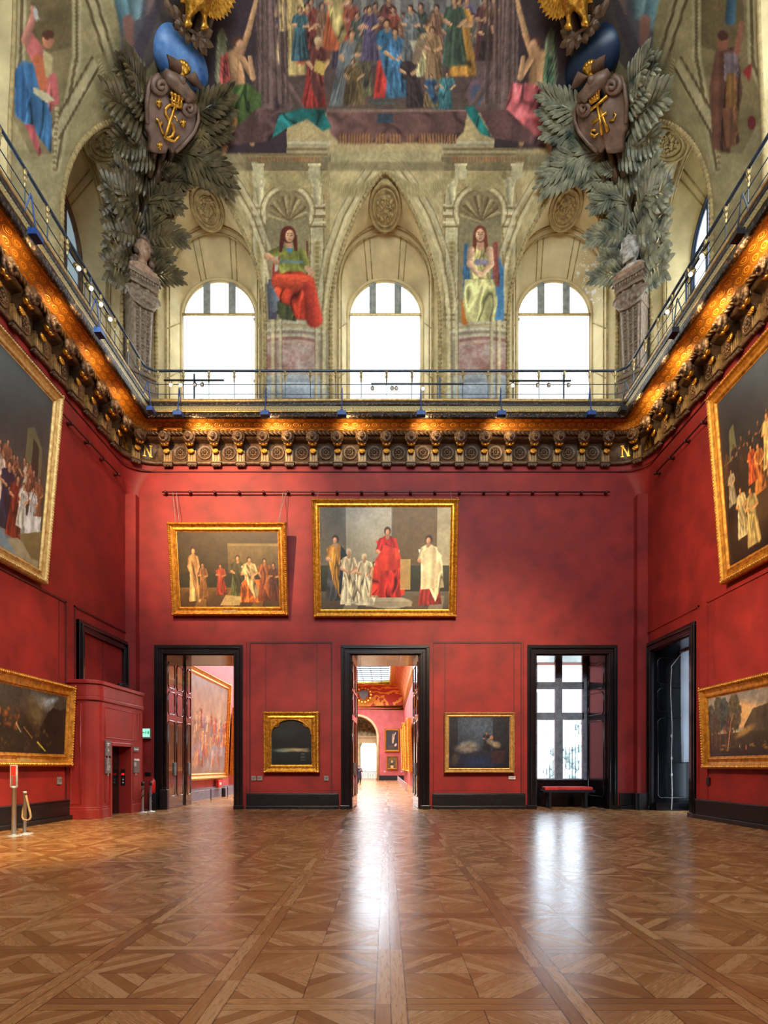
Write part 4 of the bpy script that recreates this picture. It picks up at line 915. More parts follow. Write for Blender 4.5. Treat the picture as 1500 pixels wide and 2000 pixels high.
for k in range(17): m = MB(); m.tube([(-1.05+2.1*k/16,0,0),(-1.05+2.1*k/16,0,2.7)], .012, 6); m.obj('bar', IRON, g)
m = MB(); m.box(-1.1,1.1,-.02,.02,.0,.05); m.box(-1.1,1.1,-.02,.02,2.5,2.54); m.obj('crossbar', IRON, g)
# window in the right wall
W = setting('window_13'); casing(W, 'r', *RW, DH); XW = HW+1.5
leaf(W, (HW+.1,RW[1]-.03), (XW-.06,RW[1]-.2), DH-.02, False, BLUEBLACK); leaf(W, (HW+.1,RW[0]+.03), (XW-.06,RW[0]+.25), DH-.02, False, BLUEBLACK)
m = MB(); m.box(HW+.05, XW, RW[0], RW[1], DH-.05, DH-.005); m.box(HW+.05, XW-.3, RW[1]-.3, RW[1]-.02, 0, .28); m.obj('breast_panel', BLUEBLACK, W)
m = MB(); m.box(XW-.05,XW+.08,RW[0],RW[0]+.3,0,DH); m.box(XW-.05,XW+.08,RW[1]-.3,RW[1],0,DH); m.box(XW-.05,XW+.08,RW[0],RW[1],0,.35); m.box(XW-.05,XW+.08,RW[0],RW[1],5.7,DH+.2); m.obj('frame', WFRAME, W)
m = MB(); m.box(XW-.05,XW+.08,20.77,21.03,.3,5.8); m.obj('mullion', WFRAME, W)
for z in (3.6,4.85): m = MB(); m.box(XW-.05,XW+.08,RW[0],RW[1],z-.13,z+.13); m.obj('transom', WFRAME, W)
m = MB(); m.box(XW+.01,XW+.02,RW[0]+.2,RW[1]-.2,.3,5.8); m.obj('pane', GLASS, W)
t = thing('window_blind', 'grey-white blind hanging over the upper part of the right-hand tall window', 'blind', (HW+1.0,21.15,0))
m = MB(); m.grid([[(-.02+.12*(1-z/4.0)**3*math.sin(y*9), y, 1.75+z) for y in [(-1.05+2.1*k/18) for k in range(19)]] for z in [4.0*i/12 for i in range(13)]]); m.obj('fabric', cloth_translucent('grey_blind_cloth', (150,156,166), .35), t, True)
m = MB(); m.tube([(0.09,-1.07,1.75),(.09,1.07,1.75)], .03, 6); m.obj('hem_bar', STEELDK, t)
m = MB(); m.tube([(0,-1.1,5.76),(0,1.1,5.76)], .06, 8); m.obj('roller', GREY, t)
t = thing('blind_cord', 'white cord hanging from the top of the right-hand window to the floor', 'cord', (HW+.55,21.95,0))
m = MB(); m.tube([(.35,-.15,5.72),(0,.02,5.2)] + [(-.02*math.sin(k*.5), .03*math.sin(k*.3), 5.1-5.05*k/24) for k in range(25)], .014, 5); m.obj('cord', WHITE, t)
for z in (1.9,1.3,2.7): m = MB(); m.ell((0,0,z), (.035,.035,.06), 8, 6); m.obj('knob', WHITE, t)
# dark linings of the openings
def lining(parent, d, y1):
    m = MB(); m.box(d[0]+.002, d[0]+.03, YB-.02, y1, 0, DH); m.box(d[1]-.03, d[1]-.002, YB-.02, y1, 0, DH); m.obj('jamb_lining', BLACK, parent)
lining(bpy.data.objects['door_1'], D1, TB); lining(bpy.data.objects['door_2'], D2, TB); lining(bpy.data.objects['window_12'], D3, YW)
m = MB(); m.box(HW-.02, XW, RW[1]-.03, RW[1]-.002, 0, DH); m.box(HW-.02, XW, RW[0]+.002, RW[0]+.03, 0, DH); m.obj('jamb_lining', BLACK, W)
# baseboards
def base(parent, side, t0, t1):
    m = MB()
    def b(z0, z1, th):
        if side == 'b': m.box(t0, t1, YB-th, YB, z0, z1)
        elif side == 'l': m.box(-HW, -HW+th, t0, t1, z0, z1)
        else: m.box(HW-th, HW, t0, t1, z0, z1)
    b(.0,.13,.2); b(.13,.56,.11); b(.56,.6,.13); return m.obj('plinth_board', BLACKMAT, parent, bevel=.015)
B_ = setting('baseboard_back'); base(B_, 'b', -5.27,-1.8); base(B_, 'b', 1.72,5.22); base(B_, 'b', 8.75,9.3)
B_ = setting('baseboard_left'); base(B_, 'l', YF, 18.48)
B_ = setting('baseboard_right'); base(B_, 'r', YF, 18.98)
m = MB(); m.box(9.28,9.7,22.45,22.62,0,.62); m.box(9.18,9.3,22.5,23,0,.62); m.obj('plinth_board', BLACKMAT, B_, bevel=.015)

# ================================================================ lift booth against the left wall
bt = thing('lift_booth', 'red panelled lift booth with rounded corner built against the left wall', 'lift booth', (-HW+.006,20.25,0))
X0, X1, Ya, Yb_, R_ = 0.0, .9, -1.75, 1.75, .42
def plan(off, y0=Ya, y1=Yb_, rnd=True):
    p = [(X0, y0-off)]
    if rnd: p += [(X1+off-R_+R_*math.cos(a), y0-off+R_+R_*math.sin(a)) for a in [-PI/2+PI/2*k/8 for k in range(9)]]
    else: p += [(X1+off, y0-off)]
    return p + [(X1+off, y1), (X0, y1)]
up = lambda x, y, d: (x, y, d)
OA, OB, OH = -.78, .66, 2.26
m = MB(); m.prism(plan(0), OH, 4.2, up); m.prism(plan(0, Ya, OA), 0, OH, up); m.prism(plan(0, OB, Yb_, False), 0, OH, up); m.box(X0, .5, OA, OB, 0, OH); m.obj('body', REDGLOSS, bt)
m = MB(); m.prism(plan(.07), 4.12, 4.24, up); m.prism(plan(.05), 3.62, 3.74, up); m.prism(plan(.025), 3.74, 4.12, up); m.obj('cornice', REDGLOSS, bt, bevel=.02)
m = MB(); m.prism(plan(.03, Ya, OA-.12), 0, .3, up); m.prism(plan(.015, Ya, OA-.12), .3, .36, up); m.prism(plan(.03, OB+.12, Yb_, False), 0, .3, up); m.obj('plinth', REDGLOSS, bt, bevel=.015)
m = MB()
def bead(pts): m.tube(pts, .018, 6, closed=True)
bead([(X1,-1.2,.45),(X1,1.6,.45),(X1,1.6,3.5),(X1,-1.2,3.5)]) if False else None
bead([(X1,-1.18,3.45),(X1,1.25,3.45),(X1,1.25,2.5),(X1,-1.18,2.5)]); bead([(X1,-1.18,.45),(X1,-.98,.45),(X1,-.98,2.4),(X1,-1.18,2.4)]); bead([(X1,.9,.45),(X1,1.5,.45),(X1,1.5,3.5),(X1,.9,3.5)])
bead([(.12,Ya,.45),(.42,Ya,.45),(.42,Ya,3.5),(.12,Ya,3.5)])
m.obj('panel_moulding', REDGLOSS, bt, True)
m = MB(); m.box(X1-.02,X1+.05,OA-.12,OA,0,OH+.12); m.box(X1-.02,X1+.05,OB,OB+.12,0,OH+.12); m.box(X1-.02,X1+.05,OA,OB,OH,OH+.12); m.obj('door_casing', REDGLOSS, bt, bevel=.015)
m = MB(); m.box(.5,.53,OA,OB,0,OH); d_ = m.obj('door', BLACK, bt); m = MB(); m.box(.528,.535,-.07,-.055,0,OH); m.obj('door_seam', IRON, d_)
m = MB(); m.box(.6,.74,OB-.015,OB,.95,1.5); cp = m.obj('call_panel', STEELDK, bt)
for z in (1.05,1.15): m = MB(); m.ell((.67,OB-.02,z), (.03,.015,.03), 10, 6); m.obj('button', STEEL, cp)
m = MB(); m.box(.62,.72,OB-.022,OB-.012,1.3,1.37); m.obj('display', emat('red_display', (255,40,40), .7), cp)
def wall_sign(label, y0, y1, z0, z1, lines, name='wall_sign', bracket=True):
    t = thing(name, label, 'sign', (-HW+X1+.026, 0, 0)); m = MB(); m.box(0,.04,y0,y1,z0,z1); m.obj('plate', GREYSIGN, t)
    m = MB()
    for (a, b, c, d) in lines: m.box(.04,.044,y0+(y1-y0)*a,y0+(y1-y0)*b,z0+(z1-z0)*c,z0+(z1-z0)*d)
    m.obj('lettering', WHITE, t)
    if bracket: m = MB(); m.box(0,.03,(y0+y1)/2-.02,(y0+y1)/2+.02,z0-.08,z0); m.obj('clip', STEEL, t)
rs = random.Random(4)
wall_sign('upper grey sign with arrow and white words left of the lift door', 19.02,19.36,1.93,2.42, [(.1,.16,.76,.8),(.25,.55,.76,.83),(.58,.72,.76,.82),(.3,.5,.66,.72),(.35,.45,.42,.48),(.32,.55,.3,.4)])
wall_sign('lower grey sign of many small white lines left of the lift door', 19.02,19.36,1.38,1.87, [(.25,.5,.9,.95)]+[(.15,.35+.55*rs.random(),.82-.06*k,.845-.06*k) for k in range(11)])
wall_sign('small grey sign above the notice right of the lift door', 21.1,21.55,2.12,2.28, [(.1,.2,.3,.75),(.25,.85,.35,.6)], bracket=False)
wall_sign('grey notice with a white header right of the lift door', 21.1,21.55,1.38,1.87, [(0,1,.86,1.0)]+[(.05,.42,.7-.06*k,.74-.06*k) for k in range(5)])
t = thing('cable_coil', 'dark coil of cable lying on top of the lift booth', 'cable', (-HW+.55,21.2,4.24))
m = MB(); m.tube([(.12*math.cos(a)*(1+.1*math.sin(3*a)), .3*math.sin(a), .05+.008*a) for a in [k*.4 for k in range(48)]], .03, 6); m.obj('cable', IRON, t, True)
# green emergency exit sign
t = thing('exit_sign', 'lit green and white emergency exit sign beside the left door frame', 'exit sign', (-9.02,YB,0))
zc = EYE+66*.0192
m = MB(); m.box(-.16,.16,-.14,0,zc-.2,zc+.16); m.box(-.17,.17,-.15,0,zc-.22,zc-.17); m.obj('housing', GREY, t)
m = MB(); m.box(-.15,.15,-.146,-.14,zc-.165,zc+.15); m.obj('lit_panel', emat('exit_sign_glow', (150,220,200), 1.1), t)
EG = emat('exit_sign_green', (10,150,70), .9); m = MB(); zz = zc+.0
m.prism([(-.13,zz),(-.09,zz+.035),(-.09,zz+.014),(-.04,zz+.014),(-.04,zz-.014),(-.09,zz-.014),(-.09,zz-.035)], -.152, -.146)
m.ell((.015,-.15,zz+.045), (.014,.004,.014), 8, 6)
for a, b in (((.01,zz+.03),(-.005,zz-.01)),((-.005,zz-.01),(.03,zz-.045)),((-.005,zz-.01),(-.03,zz-.035)),((.01,zz+.022),(.04,zz+.005)),((.01,zz+.022),(-.025,zz+.012))): m.tube([(a[0],-.15,a[1]),(b[0],-.15,b[1])], .008, 6)
m.box(.07,.12,-.152,-.146,zz-.05,zz+.05); m.obj('pictogram', EG, t)

# ================================================================ small things on walls and floor
def card(label, x, y, z, w_, h_, side='b', mat=GREY, name='label_card', cat='label'):
    rz = {'b': PI, 'l': -PI/2, 'r': PI/2}[side]; t = thing(name, label, cat, (x, y, z), rz)
    m = MB(); m.box(-w_/2,w_/2,0,.05,-h_/2,h_/2); m.obj('box' if name != 'label_card' else 'plate', mat, t, bevel=.008)
    m = MB(); m.box(-w_*.4,w_*.4,.05,.055,h_*.1,h_*.16); m.box(-w_*.4,w_*.2,.05,.055,-h_*.1,-h_*.05); m.obj('print', STEELDK, t)
zl = EYE-23*.0193
card('grey label card left of the pair under the arched dark painting', -5.0, YB, zl, .18, .17); card('grey label card right of the pair under the arched dark painting', -4.77, YB, zl, .18, .17); card('single grey label card low at right of the arched dark painting', -2.27, YB, zl, .18, .18)
card('white label card below the bluish dark painting', 4.72, YB, zl+.02, .26, .12, mat=WHITE)
card('small grey label on the left wall below the landscape near the booth', -HW, 18.05, 1.18, .2, .22, 'l', name='label_card'); card('small dark switch box on the right wall under the woodland painting', HW, 18.35, 1.16, .17, .22, 'r', STEELDK, 'switch_box', 'switch')
card('small dark socket plate above the stanchions beside the lift booth', -8.98, YB, 1.32, .22, .12, mat=STEELDK, name='socket_plate', cat='socket')
# bench
t = thing('bench', 'long bench with a thin red cushion standing in the tall end window', 'bench', (6.97,23.55,0))
m = MB(); m.box(-.92,.92,-.24,.24,.69,.82); m.obj('cushion', pm('red_bench_cushion', (206,50,44), .7), t, bevel=.03)
m = MB(); m.box(-.98,1.0,-.26,.26,.6,.69); m.obj('seat_frame', STEELDK, t, bevel=.01)
for x in (-.72,.66):
    for y in (-.2,.2): m = MB(); m.box(x-.05,x+.05,y-.04,y+.04,0,.6); m.obj('leg', STEELDK, t)
# stanchions
def stanchion(label, x, y, h, r=.045):
    t = thing('stanchion', label, 'stanchion', (x, y, 0)); m = MB(); m.lathe([(.155,0),(.155,.012),(.13,.025),(.05,.03),(.05,.05)], 24); m.obj('base', STEEL, t, True)
    m = MB(); m.lathe([(r,.03),(r,h-.05),(r*1.15,h-.05),(r*1.15,h-.01),(r*.7,h)], 16); m.obj('post', STEEL, t, True); return t
t = stanchion('steel post carrying an upright red notice frame at far left', -8.56, 14.02, 1.15, .05); t.name = 'sign_post'; t['category'] = 'sign stand'
m = MB(); m.box(-.085,.085,-.02,.02,1.12,1.64); m.obj('sign_frame', pm('silver_sign_frame', (206,196,190), .35, .4), t, bevel=.01)
m = MB(); m.box(-.055,.055,-.026,-.02,1.4,1.61); m.obj('red_notice', pm('red_notice_paper', (214,48,36), .5), t); m = MB(); m.box(-.055,.055,-.026,-.02,1.16,1.39); m.obj('grey_notice', pm('grey_notice_paper', (120,96,84), .5), t)
m = MB(); m.box(-.01,.05,-.029,-.026,1.17,1.38); m.obj('red_strip', pm('red_notice_strip', (190,50,46), .5), t)
t = stanchion('steel rope stanchion with a looped beige rope at far left', -8.5, 14.34, 1.02, .038)
m = MB(); m.tube([(.045,-.03,.92),(.07,-.04,.84),(.12,-.05,.66),(.16,-.05,.5),(.17,-.05,.42),(.14,-.05,.36),(.08,-.05,.34),(.0,-.05,.36),(-.06,.0,.42),(-.07,.04,.55),(-.03,.05,.75),(.02,.02,.9)], .024, 8); m.obj('rope', pm('beige_rope', (178,146,104), .8, bump=.3, bscale=90), t, True)
m = MB(); m.box(.04,.2,-.02,.02,0.012,.05); m.obj('base_foot', STEEL, t)
for lab, x, y in (('chrome belt stanchion nearer the lift booth beside the left door', -8.47,21.2), ('chrome belt stanchion nearer the left door frame beside the lift booth', -8.34,21.55)):
    t = stanchion(lab, x, y, 1.05, .04); m = MB(); m.lathe([(.055,.93),(.055,1.05),(.03,1.07)], 14); m.obj('belt_head', IRON, t, True)
    m = MB(); m.tube([(.05*math.cos(a), .05*math.sin(a), .35+.04*a) for a in [k*.5 for k in range(26)]], .012, 5); m.obj('belt', BLUE if 'frame' in lab else IRON, t, True)
t = thing('fire_extinguisher', 'red fire extinguisher half hidden behind two chrome stanchions', 'fire extinguisher', (-8.62,22.5,0))
m = MB(); m.lathe([(.09,.62),(.1,.64),(.1,1.05),(.06,1.12),(.03,1.14),(.03,1.2)], 16); m.obj('cylinder', pm('extinguisher_red', (206,30,30), .3), t, True); m = MB(); m.tube([(0,0,1.18),(.08,-.05,1.2)], .02, 6); m.obj('lever', IRON, t)
t.location.z = 0; m = MB(); m.box(-.14,.14,-.1,.1,0,.62); m.obj('stand', IRON, t)
t = thing('black_case', 'black case standing on the floor behind the chrome stanchions', 'case', (-8.28,22.72,0)); m = MB(); m.box(-.14,.16,-.12,.12,0,.75); m.obj('body', BLACKMAT, t, bevel=.03); m = MB(); m.tube([(-.06,0,.75),(-.06,0,.82),(.08,0,.82),(.08,0,.75)], .012, 6); m.obj('handle', IRON, t)
# ================================================================ stucco trophies in the corners of the vault
S2 = Vector((1,1,0)).normalized()
HAIRST = pm('dark_curled_stucco', (112,88,70), .6, 0, .2, 10, .15, 40, c2=(70,54,44))
BUSTP = pm('pale_bust_stucco', (208,200,188), .6, 0, .2, 10, .15, 40, c2=(120,106,94))
def cpt(z): p = float(pv(z)); return Vector((-HW+p, YB-p, z))
def cframe(z):
    t = (cpt(z+.05)-cpt(z-.05)).normalized(); n = S2.cross(t).normalized(); return t, n
def ray(px, py): return Vector(((px-CX)/F, 1.0, (CY-py)/F))
CAM0 = Vector((0,0,EYE))
def on_plane(px, py, O, n):
    d = ray(px, py); return CAM0 + d*((O-CAM0).dot(n)/d.dot(n))
def on_corner(px, py, lift=.12):               # point on the corner walls (outside of the fold: c = |b| + lift)
    d = ray(px, py); best = None
    lo, hi = 12.0, 24.5
    # march along the sight line until it is within LIFT of either wall
    for k in range(1500):
        q = CAM0 + d*(lo+(hi-lo)*k/1499); p = float(pv(q.z)); g = min(q.x-(-HW+p), (YB-p)-q.y)
        if g < lift: return q
    return q
FRONDS = [((268,500),(222,472)),((266,496),(238,448)),((270,500),(262,436)),((274,500),(300,440)),((276,502),(318,468)),((262,520),(222,520)),((280,520),(320,505)),((282,530),(334,540)),((262,540),(232,556)),
 ((262,410),(218,372)),((264,405),(232,345)),((272,410),(264,350)),((280,410),(304,372)),((284,412),(330,386)),((286,420),(345,428)),((262,430),(222,430)),((284,440),(340,462)),
 ((290,340),(232,300)),((290,336),(246,322)),((290,330),(266,286)),((296,330),(300,284)),((300,335),(328,330)),((304,350),(356,352)),((296,370),(238,345)),((300,372),(340,400)),
 ((335,300),(392,306)),((345,310),(410,340)),((362,292),(424,330)),((360,300),(425,352)),((320,310),(372,285)),((312,300),(296,262)),
 ((380,252),(432,224)),((382,262),(430,262)),((380,275),(412,292)),((378,225),(430,196)),((372,205),(424,186)),((385,240),(420,210)),
 ((282,232),(228,198)),((280,246),(226,236)),((284,258),(240,270)),((286,215),(252,176)),((284,200),(240,160)),((282,180),(252,124)),((284,170),(244,140)),((282,150),(272,74)),((276,215),(262,190)),((300,285),(262,300))]
LAUREL = [((345,40),(318,-6)),((352,42),(338,8)),((358,50),(340,44)),((362,58),(348,64)),((370,64),(364,86)),((378,62),(384,98)),((384,66),(412,74)),((386,72),(418,92)),((388,76),(404,110)),((372,52),(356,28)),((392,70),(416,60))]
def blade(mb, a, b, nrm, w, fold=.35, curl=.0):
    a, b = Vector(a), Vector(b); u = b-a; L = u.length; u.normalize(); s = u.cross(nrm).normalized(); k = nrm
    pts = [a, a+u*L*.35+s*w+k*w*fold*.2+k*L*curl*.4, a+u*L*.75+s*w*.75+k*L*curl*.6, b+k*L*curl*.2, a+u*L*.75-s*w*.75+k*L*curl*.6, a+u*L*.35-s*w+k*w*fold*.2+k*L*curl*.4, a+u*L*.45+k*(w*fold+L*curl*.7), a+u*L*.5-k*w*.5]
    mb.add(pts, [(0,1,6),(1,2,6),(2,3,6),(3,4,6),(4,5,6),(5,0,6),(1,0,7),(2,1,7),(3,2,7),(4,3,7),(5,4,7),(0,5,7)])
def paddle(mb, a, b, nrm, w):                  # stucco leaflet: narrow root, broad ridged blade, curled tip
    a, b = Vector(a), Vector(b); u = b-a; L = u.length; u.normalize(); s = u.cross(nrm).normalized(); k = nrm
    st = ((0,.25,0),(.3,.6,.05),(.6,1.0,.1),(.82,.85,.1),(.95,.4,.06)); L_, R_, T_, B_ = [], [], [], []
    for f, ww, c in st:
        p = a+u*L*f+k*L*c; L_.append(p+s*w*ww-k*w*.15); R_.append(p-s*w*ww-k*w*.15); T_.append(p+k*w*.55*ww); B_.append(p-k*w*.35)
    tip = b+k*L*.02; V = L_+T_+R_+B_+[tip]; n = 5; F_ = []
    for i in range(n-1):
        for q in range(4): F_.append((q*n+i, q*n+i+1, ((q+1)%4)*n+i+1, ((q+1)%4)*n+i))
    F_ += [(q*n+n-1, 4*n, ((q+1)%4)*n+n-1) for q in range(4)]
    mb.add(V, F_)
def flipx(mb, sx):
    if sx > 0: mb.v = [(-x, y, z) for x, y, z in mb.v]; mb.f = [tuple(reversed(f)) for f in mb.f]
    return mb
for sx, nm in ((-1, 'left'), (1, 'right')):
    LM = LEAF if sx < 0 else LEAFR
    t = thing('palm_trophy', 'tall stucco cluster of %s palm fronds climbing the %s corner of the vault' % (('dark bronze','left') if sx < 0 else ('pale grey-green','right')), 'stucco ornament', (0,0,0))
    rr = random.Random(11)
    for fi, (a, b) in enumerate(FRONDS):
        if fi % 3 == 2 and fi not in (2, 5, 26, 29, 32): continue
        A, B = on_corner(*a, .16), on_corner(*b, .2); B = B + (B-A)*.22; A = A + (B-A)*-.15
        lf = .14+(.3 if a[1] < 420 else .06)*rr.random(); mid = on_corner((a[0]+b[0])/2, (a[1]+b[1])/2, lf)
        q = mid; p = float(pv(q.z)); dl, dbk = q.x-(-HW+p), (YB-p)-q.y
        nrm = (Vector((1,0,-.4)) if dl < dbk else Vector((0,-1,-.4))); nrm = (nrm + Vector((.6,-.9,-.5))*.8).normalized()
        ribs = [A.lerp(mid, k/4) for k in range(5)] + [mid.lerp(B, k/4) for k in range(1, 5)]
        L = (B-A).length; mb = MB(); mb.tube(ribs, [.05-.005*k for k in range(9)], 6)
        u = (B-A).normalized(); s = u.cross(nrm).normalized()
        nl = 8
        for k in range(nl):
            f = .16+.76*k/(nl-1); base = A.lerp(mid, f*2) if f < .5 else mid.lerp(B, f*2-1)
            ln = L*(.36+.12*math.sin(PI*(.2+.7*f))); ang = math.radians(56-40*f)
            for sg in (-1, 1):
                dirv = (u*math.cos(ang)+s*sg*math.sin(ang)+nrm*rr.uniform(.02,.16)).normalized(); paddle(mb, base, base+dirv*ln*rr.uniform(.95,1.06), nrm, L*.034+.016)
        paddle(mb, mid.lerp(B,.6), B+u*L*.2, nrm, L*.036+.016)
        flipx(mb, sx).obj('frond', LM, t)
    # fluted stem behind the fronds and rib band above
    mb = MB(); mb.tube([cpt(z)+cframe(z)[1]*.3 for z in [19.6+.3*k for k in range(14)]], [.16-.004*k for k in range(14)], 8); flipx(mb, sx).obj('stem', LM, t, True)
    mb = MB()
    for b in (-.42,-.14,.14,.42): mb.tube([cpt(z)+cframe(z)[1]*.5+S2*b for z in [22.6+.25*k for k in range(19)]], .12, 6)
    flipx(mb, sx).obj('fluted_rib', BRONZE, t, True)
    # laurel branch held by the eagle
    Oe = cpt(25.0); te, ne = cframe(25.0); Oe = Oe + ne*1.0
    lb = thing('laurel_branch', 'bronze laurel branch under the talons of the %s-hand gilt eagle' % nm, 'stucco ornament', (0,0,0))
    mb = MB(); mb.tube([on_plane(x, y, Oe, ne) for x, y in ((340,20),(355,46),(372,58),(390,70),(402,82))], .05, 6); flipx(mb, sx).obj('twig', BRONZE, lb, True)
    for a, b in LAUREL:
        mb = MB(); pa, pb = on_plane(*a, Oe, ne), on_plane(*b, Oe, ne); blade(mb, pa, pb, ne, .12, .5, .1); flipx(mb, sx).obj('leaf', BRONZE, lb)
    # eagle
    e = thing('gilded_eagle', 'gilded eagle with spread wing perched above the %s corner shield' % nm, 'eagle', (0,0,0)); G = lambda x, y, d=0.0: on_plane(x, y, Oe, ne) + ne*d
    mb = MB()
    for x, y, r, d in ((386,-86,.42,.3),(386,-66,.5,.3),(386,-46,.5,.3),(385,-28,.42,.25),(384,-14,.3,.2)): mb.ell(G(x,y,d), r, 14, 10)
    mb.tube([G(386,-94,.3),G(388,-112,.35),G(386,-124,.4)], [.36,.26,.22], 12); mb.ell(G(386,-128,.42), (.24,.28,.22), 12, 8); mb.tube([G(384,-128,.6),G(380,-126,.78),G(379,-121,.82)], [.1,.07,.02], 8)
    for hx, fx, fy in ((374,364,50),(392,396,56)):
        mb.tube([G(hx,-26,.22),G(hx-1,-8,.26),G((hx+fx)/2,10,.24),G(fx,26,.18),G(fx,fy-12,.14)], [.26,.27,.2,.1,.075], 12)
        for dx, dy in ((-8,8),(0,10),(7,8)): mb.tube([G(fx,fy-14,.14),G(fx+dx*.7,fy-6,.22),G(fx+dx,fy+dy-4,.12)], [.075,.065,.02], 8)
    me = fuse(mb, .05, 2); 
    if sx > 0: me.transform(Matrix.Scale(-1, 4, (1,0,0))); me.flip_normals()
    mobj('body', me, GOLDB, e)
    mb = MB()
    for k, (x, y) in enumerate(((408,34),(415,38),(422,40),(429,39),(436,36),(443,31),(449,24),(454,15),(458,4),(460,-8))): blade(mb, G(402+k*1.5,-14-k*2.5,.2-.02*k), G(x,y,.12), ne, .14, .5, .08)
    for k in range(9): blade(mb, G(398+k*2,-24-k*3,.16), G(404+k*5.2,14-k*3.4,.16), ne, .13, .5, .08)
    for k in range(7): blade(mb, G(396+k*2,-34-k*3,.24), G(402+k*5,-6-k*5,.22), ne, .12, .5, .08)
    flipx(mb, sx).obj('wing', GOLDB, e)
    mb = MB()
    for k, (x, y) in enumerate(((362,18),(352,12),(344,4),(336,-6),(330,-18),(326,-32))): blade(mb, G(372-k*2,-20-k*3,.1), G(x,y-8,.02), ne, .14, .5, .08)
    flipx(mb, sx).obj('wing', GOLDB, e)
    # blue globe
    gl = thing('blue_globe', '%s ball swelling out above the %s corner shield' % ('bright blue' if sx < 0 else 'dark navy blue', nm), 'globe', (0,0,0))
    Og = cpt(24.0); tg, ng = cframe(24.0); Og = Og + ng*.5
    c0 = on_plane(350,116,Og,ng); Ax = on_plane(350+44,116+66,Og,ng)-c0; Bx = on_plane(350+37,116-24,Og,ng)-c0
    mb = MB(); rows = []
    for i in range(25):
        th = -PI/2+PI*i/24; rows.append([c0+Ax*math.sin(th)+(Bx*math.cos(a)+ng*.5*math.sin(a))*math.cos(th) for a in [2*PI*k/28 for k in range(28)]])
    mb.grid(rows, True); flipx(mb, sx).obj('ball', pm('globe_blue_%s' % nm, (104,146,196) if sx < 0 else (30,52,78), .35, 0, .25, 2.2, .1, 30, c2=(48,90,150) if sx < 0 else (14,28,48)), gl, True)
    # scrolled shield
    Os = cpt(23.1); ts, ns = cframe(23.1); Os = Os + ns*1.15
    Pn = lambda x, y, d=0.0: on_plane(x, y, Os, ns) + ns*d
    sh = thing('scrolled_shield', 'brown scrolled shield with %s, %s corner of the vault' % ('gold crowned S monogram' if sx < 0 else 'gold crossed F bars', nm), 'shield', (0,0,0))
    out = [(296,152),(305,146),(314,150),(322,166),(326,186),(342,202),(356,206),(362,198),(374,199),(382,212),(384,232),(380,252),(371,268),(358,280),(346,292),(338,299),(332,290),(327,288),(324,299),(312,300),(298,297),(292,290),(293,270),(290,258),(284,252),(284,225),(283,195),(287,168)]
    ctr = Pn(336,232); O3 = [Pn(x,y) for x, y in out]; mb = MB()
    rings = [[p-ns*.22 for p in O3], O3, [ctr.lerp(p,.93)+ns*.06 for p in O3], [ctr.lerp(p,.86)+ns*.03 for p in O3], [ctr.lerp(p,.55)+ns*.14 for p in O3], [ctr.lerp(p,.2)+ns*.19 for p in O3]]
    mb.grid([r+[r[0]] for r in rings]); mb.add(rings[-1], [tuple(range(len(out)))])
    flipx(mb, sx).obj('body', SHIELD, sh, True)
    for cx_, cy_, r_, d_, st in ((310,168,16,1,1.6),(364,212,14,-1,1.2)):
        mb = MB(); c_ = Pn(cx_,cy_,.12); ex = Pn(cx_+1,cy_)-Pn(cx_,cy_); ey = Pn(cx_,cy_-1)-Pn(cx_,cy_)
        mb.tube([c_+(ex*math.cos(st+d_*a)+ey*math.sin(st+d_*a))*r_*(1-a/13)+ns*.02*a for a in [k*.35 for k in range(32)]], [.11-.0022*k for k in range(32)], 8); flipx(mb, sx).obj('volute', SHIELD, sh, True)
    mb = MB(); mb.tube([Pn(297,150,.05),Pn(289,170,.06),Pn(285,200,.06),Pn(286,240,.06)], .07, 8); mb.tube([Pn(376,200,.08),Pn(385,215,.08),Pn(386,236,.08),Pn(378,258,.07),Pn(360,280,.06),Pn(342,296,.05)], .06, 8); flipx(mb, sx).obj('rim', SHIELD, sh, True)
    # two curled parchment flaps above the shield, gilt shell between
    for q in (((318,107),(346,124),(350,152),(330,140)),((352,150),(372,140),(394,176),(374,168))):
        mb = MB(); pa, pb, pc, pd = [Pn(*v) for v in q]; rows = []
        for i in range(9): f = i/8; lift = .3*math.sin(PI*.5*(1-f))+.1; rows.append([pa.lerp(pd,f).lerp(pb.lerp(pc,f), j/6)+ns*(lift+.08*math.sin(PI*j/6)) for j in range(7)])
        rows2 = [[p-ns*.09 for p in r] for r in rows]; mb.grid(rows); mb.grid(rows2)
        for r0, r1 in ((rows[0],rows2[0]),(rows[-1],rows2[-1])): mb.grid([r0,r1])
        mb.grid([[r[0] for r in rows],[r[0] for r in rows2]]); mb.grid([[r[-1] for r in rows],[r[-1] for r in rows2]])
        flipx(mb, sx).obj('curled_flap', SHIELD, sh, True)
    mb = MB(); mb.tube([Pn(316,140,.2),Pn(324,152,.25),Pn(336,160,.28),Pn(350,172,.28),Pn(362,186,.25),Pn(376,192,.2)], [.12,.2,.22,.22,.2,.12], 8); mb.tube([Pn(330,158,.3),Pn(342,170,.36),Pn(356,182,.32)], .13, 8); mb.ell(Pn(346,157,.4), .13, 10, 8); mb.ell(Pn(360,192,.3), .12, 10, 8); flipx(mb, sx).obj('scroll', SHIELD, sh, True)
    mb = MB()
    for k in range(7): a = -.95+1.9*k/6; mb.tube([Pn(352,153,.14), Pn(351+15*math.sin(a), 150-26*math.cos(a),.16)], [.04,.1], 8); mb.ell(Pn(351+15*math.sin(a), 150-26*math.cos(a),.16), .1, 8, 6)
    mb.ell(Pn(352,150,.12), .14, 10, 8); flipx(mb, sx).obj('gilt_shell', GOLDB, sh, True)
